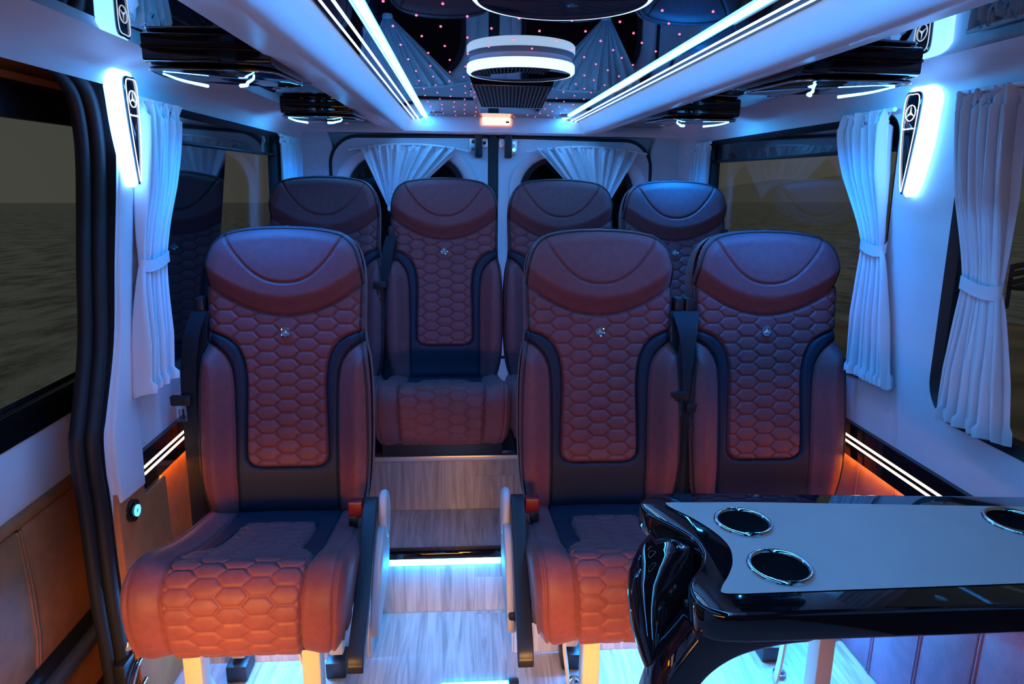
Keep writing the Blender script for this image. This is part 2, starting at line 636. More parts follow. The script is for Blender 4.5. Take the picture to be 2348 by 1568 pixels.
def window(idx, side, y0, y1, z0, z1, r, label, band=True):
    """a fixed side window: seal, pane and dark shade band"""
    loop = rrect(y0, y1, z0, z1, r, 8)
    fn = wallfn(side)
    w = struct(bpy.data.objects.new('window_%d' % idx, None), label)
    COL.objects.link(w)
    n = len(loop)
    b = MB()
    inner = rrect(y0+0.018, y1-0.018, z0+0.018, z1-0.018, tuple(max(q-0.018, 0.01) for q in r), 8)
    vs = [wallfn(side, -0.003)(*p) for p in loop]+[wallfn(side, 0.012)(*p) for p in inner]+[wallfn(side, 0.045)(*p) for p in inner]+[wallfn(side, 0.045)(*p) for p in loop]
    fs = []
    for i in range(n):
        j = (i+1) % n
        for k in range(3):
            fs.append((k*n+i, k*n+j, (k+1)*n+j, (k+1)*n+i))
    b.add(vs, fs)
    b.build('seal', 'rubber', w, 50)
    g = MB()
    pane = rrect(y0-0.0, y1+0.0, z0-0.0, z1+0.0, r, 8)
    g.prism(pane, lambda p, q, s_: wallfn(side, s_)(p, q), 0.030, 0.034)
    g.build('pane', 'window_glass', w)
    if band:
        bd = rrect(y0+0.01, y1-0.01, z1-0.085, z1-0.005, 0.012, 4)
        MB().prism(bd, lambda p, q, s_: wallfn(side, s_)(p, q), 0.018, 0.026).build('shade_band', 'gloss_black', w)
        MB().tube([wallfn(side, 0.016)(y0+0.02, z1-0.088), wallfn(side, 0.016)(y1-0.02, z1-0.088)], 0.006, 8).build('shade_rail', 'rubber', w)
    return loop


wins = {}
wins['R1'] = window(1, 1, 1.715, 3.08, W_SILL, W_TOP, (0.07, 0.07, 0.05, 0.06), 'right side window beside the seats, sea outside')
wins['R2'] = window(2, 1, 0.35, 1.485, W_SILL, W_TOP, (0.07, 0.09, 0.08, 0.07), 'right front window at the edge of the picture')
wins['L1'] = window(3, -1, 1.715, 3.08, W_SILL, W_TOP, (0.07, 0.07, 0.05, 0.06), 'left side window behind the door pillar')

MB().prism([(1.72, W_SILL+0.005), (2.24, W_SILL+0.005), (2.30, -0.33), (2.37, -0.16), (2.46, W_TOP-0.09), (1.72, W_TOP-0.09)], lambda p, q, s_: wallfn(-1, s_)(p, q), 0.020, 0.027).build('blackout_panel', 'gloss_black', bpy.data.objects['window_3'])

# door opening outline on the left wall (y, z), along the outer edge of the seal
seal_out = [(0.35, 0.235), (0.9, 0.242), (1.30, 0.242), (1.43, 0.243), (1.526, 0.234), (1.60, 0.208), (1.645, 0.16), (1.655, 0.076), (1.64, -0.02), (1.60, -0.19),
            (1.562, -0.366), (1.50, -0.515), (1.478, -0.565), (1.473, -0.643), (1.477, -0.72), (1.474, -0.937), (1.481, -1.095), (1.487, -1.30)]
so = [tuple(p) for p in cr(seal_out, 5)]
door_hole = so+[(0.35, -1.30)]
ZL0, ZL1 = -0.665, 0.19
xt = [(-0.66, 0.955)]
wr = plate('wall_right', [(YB, ZL0), (YE, ZL0), (YE, ZL1), (YB, ZL1)], [wins['R1'], wins['R2']], wallfn(1), 'white_trim')
struct(wr, 'white right side wall of the van')


def left_fn(y, z):
    return (XC-half(max(z, -0.66)), y, z)


up_loop = [(YB, 0.25), (YB, -1.34), (0.30, -1.34)]
wl = plate('wall_left', [(YB, -1.345), (1.72, -1.345), (1.72, -0.665), (YE, -0.665), (YE, 0.19), (1.75, 0.19), (1.70, 0.252), (YB, 0.252)],
           [door_hole, wins['L1']], left_fn, 'white_trim')
struct(wl, 'white left side wall with the sliding door opening')

# upper coving of each wall up to the black ceiling panel
cov = [(0.0, 0.0)]
for side, nm in ((1, 'trim_4'), (-1, 'trim_5')):
    prof = [(half(0.19), 0.19), (0.934, 0.200), (0.926, 0.216), (0.912, 0.232), (0.89, 0.244), (0.86, 0.252), (0.818, 0.2575)]
    ys = [YB, 0.5, 1.2, 1.6, 2.2, 3.0, YE]
    o = MB().sweep(prof, ys, lambda p, q, t_: (XC+side*p, t_, q)).build(nm, 'white_trim', None, 60)
    struct(o, 'white headlining strip above the %s windows' % ('right' if side > 0 else 'left'))

# lower leather of the walls, split at its stitched seams, and the light trim
for side, nm in ((1, 'wall_right_lower'), (-1, 'wall_left_lower')):
    b = MB()
    x1 = XC+side*0.995
    y_start = YB if side > 0 else 1.60
    b.box(min(x1, x1+side*0.02), max(x1, x1+side*0.02), y_start, YE, FLOOR-0.02, -0.66)
    wl_ = struct(b.build('wall_%s' % ('right' if side > 0 else 'left'), 'black_plastic'), 'tan leather lining low on the %s wall' % ('right' if side > 0 else 'left'))
    y = 1.62 if side < 0 else 0.72
    step = 0.175
    while y < YE-0.05:
        y2 = min(y+step, YE-0.01)
        xa, xb = x1, x1-side*0.012
        b = MB().box(min(xa, xb), max(xa, xb), y+0.004, y2-0.004, FLOOR+0.002, -0.745)
        b.build('panel', 'blue_cast_leather' if side > 0 else 'wall_leather', wl_, bevel=0.006, seg=3)
        b = MB()
        for dy in (-0.0045, 0.0045):
            b.tube([(x1-side*0.011, y2+dy, FLOOR+0.004), (x1-side*0.011, y2+dy, -0.75)], 0.0042, 6)
        b.build('piping', 'blue_cast_leather' if side > 0 else 'wall_leather', wl_, 60)
        y = y2

for side in (1, -1):
    L = 'right' if side > 0 else 'left'
    y0 = 0.55 if side > 0 else 1.625
    xin = XC+side*0.945
    t = thing('light_trim', 'black wall trim with two warm light lines along the %s wall' % L, 'light', (xin, y0, -0.71))
    ylen = 3.5-y0
    q = lambda p, z_, s_: (side*p, s_, z_)
    MB().prism([(0.0, 0.047), (0.012, 0.05), (0.05, 0.05), (0.05, -0.052), (0.012, -0.052), (0.0, -0.048)], q, 0.0, ylen).build('trim_body', 'gloss_black', t)
    for dz in (-0.0085, 0.0085):
        MB().box(min(-side*0.0015, side*0.002), max(-side*0.0015, side*0.002), 0.0, ylen, dz-0.0032, dz+0.0032).build('light_line', 'warm_strip', t)
    b = MB()
    for k in range(14):
        b.box(min(side*0.022, side*0.030), max(side*0.022, side*0.030), ylen*k/14+0.004, ylen*(k+1)/14-0.004, -0.058, -0.0525)
    b.build('amber_light', 'amber_strip', t)

b = MB()
n_ = len(so)
vs = [(XC-half(max(z, -0.66))+0.001, y, z) for y, z in so]+[(XC-1.02, y+0.004, z+0.004) for y, z in so]+[(XC-1.10, y+0.3, z+0.05) for y, z in so]
b.add(vs, [(k*n_+i, k*n_+i+1, (k+1)*n_+i+1, (k+1)*n_+i) for k in range(2) for i in range(n_-1)])
struct(b.build('trim_15', 'rubber', None, 60), 'black inner edge of the sliding door opening')
# pillar cover, lower leather and switch beside the sliding door
pc = [(302, 250), (301, 400), (299, 560), (298, 700), (305, 900), (318, 1000), (328, 1110), (272, 1156), (256, 1156)]
pts = [ray_at_x(px, py, XC-0.945) for px, py in pc]
poly = [(p.y, p.z) for p in pts]
edge = [(y-0.012, z) for y, z in so if z > -0.70 and z < 0.10]
left_edge = [(1.49, -0.70), (1.487, -0.64), (1.492, -0.57), (1.512, -0.518), (1.574, -0.366), (1.612, -0.19), (1.652, -0.02), (1.667, 0.07)]
cover = [tuple(p) for p in cr(poly[:7], 4)]+[poly[7]]+[tuple(p) for p in cr(left_edge, 4)]
o = MB().prism(cover, lambda p, q_, s_: (XC-s_, p, q_), 0.937, 0.965).build('trim_6', 'white_trim', None, bevel=0.006, seg=3)
struct(o, 'white cover of the pillar between sliding door and left window')
lo = [(1.49, -0.706), (1.58, -0.70), (1.60, -0.69), (1.612, -0.70), (1.615, -0.768), (1.73, -0.768), (1.73, -1.34), (1.488, -1.34), (1.483, -1.095), (1.478, -0.93), (1.48, -0.76)]
o = MB().prism(lo, lambda p, q_, s_: (XC-s_, p, q_), 0.942, 0.97).build('trim_7', 'wall_leather', None, bevel=0.005, seg=3)
struct(o, 'tan leather covering the foot of the door pillar')
t = thing('push_button', 'round black push button with a glowing cyan ring on the tan pillar foot', 'button', tuple(ray_at_x(302, 1170, XC-0.942)))
t.rotation_euler = (0, pi/2, 0)
MB().lathe([(0, 0.012), (0.010, 0.012), (0.026, 0.008), (0.028, 0.0), (0.028, -0.004), (0, -0.004)], 28).build('bezel', 'gloss_black', t, 40)
MB().lathe([(0.006, 0.0125), (0.006, 0.0150), (0.014, 0.0150), (0.014, 0.0120), (0.006, 0.0125)], 28).build('ring_light', 'button_glow', t, 40)

# seal of the door opening and the sliding door itself
t = struct(bpy.data.objects.new('door_1', None), 'sliding door on the left with window and tan leather lining')
COL.objects.link(t)
sp3 = [(XC-0.972+0.0, y-0.012, z) for y, z in so]
b = MB().tube(sp3, 0.017, 10)
b.tube([(XC-0.992, y-0.034, z-0.004*(z > 0.1)) for y, z in so], 0.015, 10)
b.build('door_seal', 'rubber', t, 60)
b = MB()
XD = -0.955
b = plate('door_panel', [(0.2, -0.72), (1.92, -0.72), (1.92, -0.3), (1.92, 0.29), (0.2, 0.29)], [rrect(0.45, 1.84, -0.475, 0.28, (0.05, 0.06, 0.13, 0.06), 8)],
          lambda y, z: (XD, y, z), 'black_plastic', t)
MB().prism(rrect(0.44, 1.85, -0.48, 0.285, 0.06, 8), lambda p, q_, s_: (s_, p, q_), XD-0.014, XD-0.010).build('pane', 'window_glass', t)
MB().box(XD-0.006, XD+0.012, 0.2, 1.90, 0.113, 0.19).build('shade_cassette', 'black_plastic', t, bevel=0.004)
MB().prism([(0.0, 0.19), (0.02, 0.195), (0.024, 0.205), (0.016, 0.215), (0.02, 0.23), (0.022, 0.29), (0.0, 0.29)], lambda p, q_, s_: (XD+p, s_, q_), 0.2, 1.90).build('header_lining', 'wall_leather', t, 60)
MB().prism([(0.0, -0.485), (0.02, -0.49), (0.03, -0.505), (0.022, -0.525), (0.03, -0.535), (0.028, -0.55), (0.0, -0.56)], lambda p, q_, s_: (XD+p, s_, q_), 0.2, 1.90).build('sill_trim', 'gloss_black', t, 60)
MB().prism([(0.0, -0.545), (0.022, -0.55), (0.03, -0.60), (0.03, -0.68), (0.02, -0.70), (0.0, -0.70)], lambda p, q_, s_: (XD+p, s_, q_), 0.2, 1.80).build('upper_lining', 'white_trim', t, 60)
MB().prism([(0.0, -0.69), (0.036, -0.695), (0.04, -0.705), (0.036, -0.715), (0.0, -0.715)], lambda p, q_, s_: (XD+p, s_, q_), 0.2, 1.80).build('lining_strip', 'wall_leather', t, 60)
yy = 0.55
for y0_, y1_ in ((0.3, 0.82), (0.82, 1.13), (1.13, 1.36), (1.36, 1.80)):
    prof = [(0.0, -0.72), (0.028, -0.722), (0.034, -0.735), (0.037, -0.85), (0.035, -0.98), (0.026, -1.050), (0.016, -1.066), (0.0, -1.068)]
    b = MB().prism(prof, lambda p, q_, s_: (XD+p, s_, q_), y0_+0.004, y1_-0.004)
    b.build('lining_panel', 'wall_leather', t, bevel=0.005, seg=3)
    b = MB()
    for dy in (-0.005, 0.005):
        b.tube([(XD+0.03, y1_+dy, -0.725), (XD+0.036, y1_+dy, -0.85), (XD+0.035, y1_+dy, -0.97), (XD+0.026, y1_+dy, -1.045)], 0.0040, 6)
    b.build('piping', 'wall_leather', t, 60)
MB().prism([(0.0, -1.060), (0.022, -1.070), (0.028, -1.085), (0.022, -1.104), (0.0, -1.108)], lambda p, q_, s_: (XD+p, s_, q_), 0.2, 1.80).build('lower_frame', 'rubber', t, 60)
MB().prism([(0.0, -1.108), (0.034, -1.108), (0.042, -1.116), (0.042, -1.138), (0.0, -1.142)], lambda p, q_, s_: (XD+p, s_, q_), 0.2, 1.80).build('track_rail', 'grille', t, bevel=0.003)
MB().box(XD-0.03, XD+0.004, 0.2, 1.80, -1.36, -0.72).build('outer_skin', 'wall_leather', t)
MB().box(XD-0.01, XD+0.05, 0.2, 1.80, -1.36, -1.285).build('door_foot', 'rubber', t, bevel=0.006)
MB().prism([(1.05, -0.555), (1.10, -0.55), (1.11, -0.575), (1.06, -0.58)], lambda p, q_, s_: (s_, p, q_), XD+0.02, XD+0.045).build('latch_catch', 'black_plastic', t, bevel=0.004)

# door latch at the foot of the opening
lp = ray_at_x(285, 1545, -0.80)
t = thing('door_latch', 'metal door latch and spring at the bottom left by the door seal', 'latch', tuple(lp))
MB().box(-0.012, 0.012, -0.02, 0.035, -0.05, 0.035).build('bracket', 'black_plastic', t, bevel=0.005)
b = MB()
pth = [(0.022, -0.09+0.012*i, -0.050+0.006*i+0.006*math.sin(i*0.9)) for i in range(14)]
b.tube(pth, 0.007, 8).build('rod', 'chrome', t, 60)
MB().tube([(0.02, -0.06, -0.075), (0.02, 0.01, -0.058), (0.02, 0.05, -0.055)], 0.008, 8).build('lever', 'chrome', t, 60)
MB().lathe([(0, 0.02), (0.010, 0.02), (0.012, 0.012), (0.016, 0.008), (0.016, 0)], 16, (0.0, 0.03, 0.05)).build('bolt', 'aluminium', t, 40)

# ------------------------------------------------------------------ the setting: ceiling
ys = [YB, 3.45]
o = MB().box(XC-0.40, XC+0.40, YB, 3.45, 0.293, 0.30)
ceil = struct(o.build('ceiling', 'black_mirror'), 'black mirror ceiling dotted with small red star lights')
star_me = MB().lathe([(0.0, -0.0022), (0.0018, -0.0016), (0.0025, 0.0), (0.0025, 0.001)], 8).build('star_light', 'star_glow', ceil, 90)
base_star = star_me
k = 0
first = True
for r in range(27):
    y = 0.89+0.0963*r
    if y > 3.42:
        break
    for j in range(9):
        x = (-0.131 if r % 2 == 0 else -0.180)+0.0955*j
        if not (XC-0.385 < x < XC+0.385 and (x < XC-0.36 or True)):
            continue
        jx, jy = RNG.normal(0, 0.0035, 2)
        s_ = base_star if first else base_star.copy()
        if not first:
            COL.objects.link(s_)
        first = False
        s_.location = (x+jx, y+jy, 0.2928)
for side, nm in ((1, 'trim_8'), (-1, 'trim_9')):
    b = MB().prism([(0.54, 0.2585), (0.822, 0.2575), (0.822, 0.268), (0.54, 0.268)], lambda p, q_, s_: (XC+side*p, s_, q_), YB, 3.50)
    struct(b.build(nm, 'black_mirror'), 'black mirror panel of the ceiling over the %s windows' % ('right' if side > 0 else 'left'))
# padded bolsters with their light rails
for side in (1, -1):
    L = 'right' if side > 0 else 'left'
    t = thing('ceiling_bolster', 'long white padded ceiling bolster with light rails on the %s' % L, 'ceiling bolster', (XC+side*0.45, YB, 0.25))
    cs = cr([(0.580, 0.262), (0.575, 0.250), (0.562, 0.245), (0.52, 0.234), (0.475, 0.2225), (0.456, 0.2195), (0.443, 0.224), (0.432, 0.237), (0.420, 0.256), (0.410, 0.270), (0.403, 0.280), (0.401, 0.285)], 4)
    vals = np.linspace(0, 3.45-YB, 30)
    MB().sweep([(p-0.45, q_-0.25) for p, q_ in cs], vals, lambda p, q_, s_: (side*p, s_, q_)).build('padding', 'white_vinyl', t, 80)
    MB().prism([(0.404-0.45, 0.035), (0.400-0.45, 0.030), (0.347-0.45, 0.036), (0.345-0.45, 0.0425), (0.404-0.45, 0.0425)], lambda p, q_, s_: (side*p, s_, q_), 0.0, 3.45-YB).build('rail_channel', 'gloss_black', t)
    for h, w_ in ((0.391, 0.0021), (0.371, 0.0028)):
        zz = 0.030+0.006*(0.400-h)/0.053
        b = MB()
        for k in range(18):
            b.box(*sorted((side*(h-w_-0.45), side*(h+w_-0.45))), (3.45-YB)*k/18, (3.45-YB)*(k+1)/18, zz-0.0008, zz+0.004)
        b.build('rail_light', 'rail_light', t)
    b = MB()
    for k in range(24):
        b.box(*sorted((side*(0.326-0.45), side*(0.342-0.45))), (3.45-YB)*k/24, (3.45-YB)*(k+1)/24, 0.0385, 0.0425)
    b.build('blue_light', 'blue_strip', t)

# ------------------------------------------------------------------ the setting: rear wall and doors
b = MB().prism([(XC-0.445, 0.222), (XC+0.445, 0.222), (XC+0.445, 0.295), (XC-0.445, 0.295)], lambda p, q_, s_: (p, s_, q_), 3.45, 3.47)
struct(b.build('trim_10', 'white_vinyl', bevel=0.004), 'white panel across the rear end of the ceiling')
b = MB().box(XC-0.93, XC+0.93, 3.46, 3.60, 0.215, 0.262)
struct(b.build('trim_11', 'white_trim', bevel=0.01), 'white beam over the rear doors')
b = MB().box(-0.85, 1.17, YE+0.03, YE+0.06, PLAT2-0.2, 0.30)
struct(b.build('wall_rear', 'bare_panel'), 'white rear end of the van around the doors')
for side, nm in ((1, 'trim_12'), (-1, 'trim_13')):
    b = MB().prism([(0.815, 0.225), (0.965, 0.225), (0.965, -0.95), (0.79, -0.95), (0.79, 0.14)], lambda p, q_, s_: (XC+side*p, s_, q_), 3.52, 3.59)
    struct(b.build(nm, 'bare_panel', bevel=0.012), 'crumpled white corner lining at the rear %s' % ('right' if side > 0 else 'left'))


def rear_door(idx, side):
    L = 'right' if side > 0 else 'left'
    t = struct(bpy.data.objects.new('door_%d' % idx, None), 'white %s rear door with a curtained window' % L)
    COL.objects.link(t)
    f = lambda u, z: (XC-0.006+side*u, 3.52, z)
    outer = rrect(0.018, 0.80, -0.92, 0.207, (0.02, 0.02, 0.13, 0.03), 8)
    hole = rrect(0.115, 0.745, -0.50, 0.118, (0.08, 0.08, 0.17, 0.17), 10)
    # top edge falls towards the hinge side
    bend = lambda lp, k: [(u, z-0.05*max(0, u-0.25)**2*k) for u, z in lp]
    outer, hole = bend(outer, 1), bend(hole, 0.6)
    plate('door_panel', outer, [hole], f, 'white_trim', t)
    big = [(0.43+(u-0.43)*1.10, z if z < -0.4 else z+0.018) for u, z in hole]
    b = MB()
    n = len(hole)
    mid = [(0.43+(u-0.43)*0.93, (z-0.012 if z > -0.3 else z+0.012)) for u, z in hole]
    vs = [f(*p) for p in big]+[f(*p) for p in hole]+[f(*p) for p in mid]
    vs = [(x, y-0.022 if i < n else (y-0.016 if i < 2*n else y+0.03), z) for i, (x, y, z) in enumerate(vs)]
    vs += [(x, y+0.02, z) for x, y, z in vs[:n]]
    fs = []
    for i in range(n):
        j = (i+1) % n
        fs += [(i, j, n+j, n+i), (n+i, n+j, 2*n+j, 2*n+i), (3*n+i, 3*n+j, j, i)]
    b.add(vs, fs).build('window_surround', 'white_trim', t, 60)
    b = MB()
    in2 = [(0.43+(u-0.43)*0.86, (z-0.03 if z > -0.3 else z+0.03)) for u, z in hole]
    vs = [(f(*p)[0], 3.535, p[1]) for p in mid]+[(f(*p)[0], 3.548, p[1]) for p in in2]+[(f(*p)[0], 3.56, p[1]) for p in in2]
    b.add(vs, [(k*n+i, k*n+(i+1) % n, (k+1)*n+(i+1) % n, (k+1)*n+i) for k in range(2) for i in range(n)]).build('seal', 'rubber', t, 60)
    MB().prism(mid, lambda p, q_, s_: (f(p, q_)[0], s_, q_), 3.551, 3.555).build('pane', 'window_glass', t)
    MB().prism(mid, lambda p, q_, s_: (f(p, q_)[0], s_, q_), 3.566, 3.570).build('night_backing', 'painted_dark', t)
    ol = [(f(u, z)[0], 3.523, z) for u, z in outer]
    MB().tube(ol, 0.009, 8, closed=True).build('door_gasket', 'rubber', t, 60)
    # latch at the top inner corner
    cx = 0.073
    b = MB()
    for dx, hz in ((-0.028, 0.045), (0.028, 0.075)):
        b.prism(rrect(cx+dx-0.016, cx+dx+0.016, 0.198-hz, 0.198, 0.006, 3), lambda p, q_, s_: (f(p, q_)[0], s_, q_), 3.500, 3.516)
    b.build('latch_plate', 'aluminium', t, bevel=0.002)
    MB().prism(rrect(cx-0.018, cx+0.018, 0.105, 0.215, 0.006, 3), lambda p, q_, s_: (f(p, q_)[0], s_, q_), 3.482, 3.512).build('latch_body', 'black_plastic', t, bevel=0.005)
    b = MB()
    for dx, z in ((-0.028, 0.175), (0.028, 0.18), (0.028, 0.145)):
        b.tube([(f(cx+dx, z)[0], 3.492, z), (f(cx+dx, z)[0], 3.502, z)], 0.009, 10)
    b.build('latch_bolt', 'chrome', t, 40)
    return t


rear_door(2, -1)
rear_door(3, 1)
b = MB().box(XC-0.006-0.017, XC-0.006+0.017, 3.514, 3.53, -0.95, 0.22)
struct(b.build('trim_14', 'rubber', bevel=0.004), 'black rubber strip between the two rear doors')
# unseen wall behind the photographer, added to keep the light inside
b = MB().box(-0.9, 1.25, YB-0.03, YB, FLOOR, 0.32)
struct(b.build('wall_front', 'black_plastic'), 'unseen dark wall added to hold the light in at the front')


# ------------------------------------------------------------------ seats
def polyline_dist(U, V, pts):
    d = np.full(U.shape, 9.0)
    for i in range(0, len(pts), 64):
        c = pts[i:i+64]
        dd = np.sqrt((U[..., None]-c[:, 0])**2+(V[..., None]-c[:, 1])**2).min(-1)
        d = np.minimum(d, dd)
    return d


def dense(pts, step=0.0012):
    P = np.array(pts, float)
    seg = np.linalg.norm(np.diff(P, axis=0), axis=1)
    s_ = np.concatenate([[0], np.cumsum(seg)])
    q = np.arange(0, s_[-1]+step*0.5, step)
    return np.stack([np.interp(q, s_, P[:, i]) for i in range(P.shape[1])], 1)


def sstep(a, b, x):
    t_ = np.clip((x-a)/(b-a), 0, 1)
    return t_*t_*(3-2*t_)


def hexpuff(U, V, cw, ch):
    """height 0..1 of quilted hexagons; cw column spacing, ch row spacing"""
    R = cw/1.5
    sx = R
    best = np.full(U.shape, 9.0)
    ci = np.round(U/cw)
    for dc in (-1, 0, 1):
        c = ci+dc
        off = np.where(np.mod(c, 2) == 0, 0.0, 0.5)
        rj = np.round(V/ch-off)
        for dr in (-1, 0, 1):
            x = np.abs(U-c*cw)/(cw/1.5)
            y = np.abs(V-(rj+dr+off)*ch)/(ch/math.sqrt(3))
            hd = np.maximum(y/0.8660, (x*0.8660+y*0.5)/0.8660)
            best = np.minimum(best, hd)
    e = np.clip(1-best, 0, 1)
    return sstep(-0.06, 0.20, e)*0.78+0.22*np.clip(e*1.3, 0, 1)


def split_mesh(prefix, P, quads, region, names, mats, parent):
    out = {}
    todo = []
    for rid, nm in names.items():
        f = quads[region == rid]
        if nm in ('side_bolster', 'seat_bolster'):
            lf = P[f].mean(1)[:, 0] < 0
            todo += [(rid, nm, f[lf]), (rid, nm, f[~lf])]
        else:
            todo.append((rid, nm, f))
    for rid, nm, f in todo:
        if not len(f):
            continue
        used, inv = np.unique(f, return_inverse=True)
        me = new_mesh(nm, P[used], inv.reshape(-1, 4), smooth=180)
        out[nm] = link(nm, me, mats[rid], parent)
    return out


HV = 0.80
OUT = cr([(0.0, 0.0), (0.165, 0.0), (0.198, 0.018), (0.214, 0.06), (0.222, 0.12), (0.2265, 0.22), (0.2255, 0.36), (0.219, 0.44), (0.209, 0.49), (0.206, 0.54), (0.208, 0.61), (0.208, 0.67),
          (0.201, 0.715), (0.185, 0.752), (0.155, 0.778), (0.11, 0.791), (0.055, 0.798), (0.0, 0.80)], 10)
OUT = dense(OUT, 0.002)
BI = np.array([(0.0, 0.144), (0.06, 0.144), (0.085, 0.147), (0.100, 0.157), (0.107, 0.175), (0.107, 0.25), (0.104, 0.35), (0.106, 0.40), (0.113, 0.44), (0.129, 0.474), (0.155, 0.498), (0.187, 0.512), (0.212, 0.518)])
BO = np.array([(0.137, 0.0), (0.138, 0.30), (0.142, 0.395), (0.152, 0.435), (0.172, 0.463), (0.197, 0.481), (0.214, 0.487)])
BIc, BOc = cr(BI, 10), cr(BO, 10)


def back_h(U, V):
    """front surface height and region of the backrest"""
    A = np.abs(U)
    L1 = 0.557+0.085*(A/0.205)**2
    L2 = 0.643+0.145*(A/0.165)**2.3
    q_bi = np.interp(V, BIc[4:, 1], BIc[4:, 0])
    q_bo = np.interp(V, BOc[:, 1], BOc[:, 0])
    head = V > L1
    top = V > L2
    quilt = (~head) & ((V > 0.517) | ((V > 0.144) & (A < q_bi)))
    black = (~head) & (~quilt) & (V < 0.50) & ((A < q_bo) | (V > 0.487))
    black |= (~head) & (~quilt) & (V >= 0.4869) & (V < 0.53)
    reg = np.where(top, 0, np.where(head, 1, np.where(quilt, 2, np.where(black, 3, 4))))
    a_ = np.linspace(0, 0.23, 90)
    l1 = np.stack([a_, 0.557+0.085*(a_/0.205)**2], 1)
    a2 = np.linspace(0, 0.2, 90)
    l2 = np.stack([a2, 0.643+0.145*(a2/0.165)**2.3], 1)
    d1, d2 = polyline_dist(A, V, dense(l1, 0.002)), polyline_dist(A, V, dense(l2, 0.002))
    dbi, dbo = polyline_dist(A, V, dense(BIc, 0.002)), polyline_dist(A, V, dense(BOc, 0.002))
    d = polyline_dist(A, V, OUT)
    h = np.zeros(U.shape)
    h += np.where(head, 0.030*sstep(0, 0.055, V-L1)*(1-0.45*sstep(0.10, 0.24, V-L1)), 0)
    side = reg == 4
    h += np.where(side, 0.004+0.032*sstep(0.0, 0.05, dbo), 0)
    h += np.where(reg == 3, 0.006*np.clip(np.minimum(dbi, dbo)/0.012, 0, 1)**0.5, 0)
    h -= np.where(V < 0.144, 0.012*sstep(0.0, 0.10, 0.144-V), 0)
    fade = np.clip(dbi/0.006, 0, 1)*np.clip(d1/0.006, 0, 1)
    h += np.where(reg == 2, 0.0078*hexpuff(U, V-0.012, 0.0525, 0.0372)*(0.35+0.65*fade), 0)
    for dd, dep, wd_ in ((d1, 0.007, 0.0045), (d2, 0.0055, 0.0035), (dbi, 0.007, 0.004), (dbo, 0.007, 0.004)):
        h -= dep*np.exp(-(dd/wd_)**2)
    # the gentle hollow of the whole back
    h += 0.016*(A/0.2)**2*(V < 0.9)
    R = 0.042
    e = np.clip(R-d, 0, R)
    h -= (R-np.sqrt(np.maximum(R*R-e*e, 0)))
    # raised welt along the edge of the wings
    return h, reg, d


def back_point(u, v, h):
    """seat-local coordinates (origin on the floor below the seat)"""
    return np.stack([u, 0.245+v*0.1875-h*0.9815, 0.44+v*0.9815+h*0.1875], -1)


def seam_snap(U, V, rc, pts, lim=0.0045):
    nr, nc = U.shape
    b = np.zeros(U.shape, bool)
    for reg_a, reg_b, r_, c_ in ((rc[:, :-1], rc[:, 1:], None, None),):
        rr, cc = np.where(reg_a != reg_b)
        b[rr, cc+1] = True
        b[rr+1, cc+1] = True
    rr, cc = np.where(rc[:-1] != rc[1:])
    b[rr+1, cc] = True
    b[rr+1, cc+1] = True
    b[0] = b[-1] = False
    b[:, 0] = b[:, -1] = False
    ii, jj = np.where(b)
    au, av, sg = np.abs(U[ii, jj]), V[ii, jj], np.sign(U[ii, jj])
    for k in range(0, len(ii), 400):
        q = slice(k, k+400)
        d2 = (au[q, None]-pts[:, 0])**2+(av[q, None]-pts[:, 1])**2
        n_ = d2.argmin(1)
        ok = d2[np.arange(len(n_)), n_] < lim*lim
        uu = np.where(ok, pts[n_, 0]*np.where(sg[q] == 0, 1, sg[q]), U[ii[q], jj[q]])
        vv_ = np.where(ok, pts[n_, 1], V[ii[q], jj[q]])
        U[ii[q], jj[q]] = uu
        V[ii[q], jj[q]] = vv_


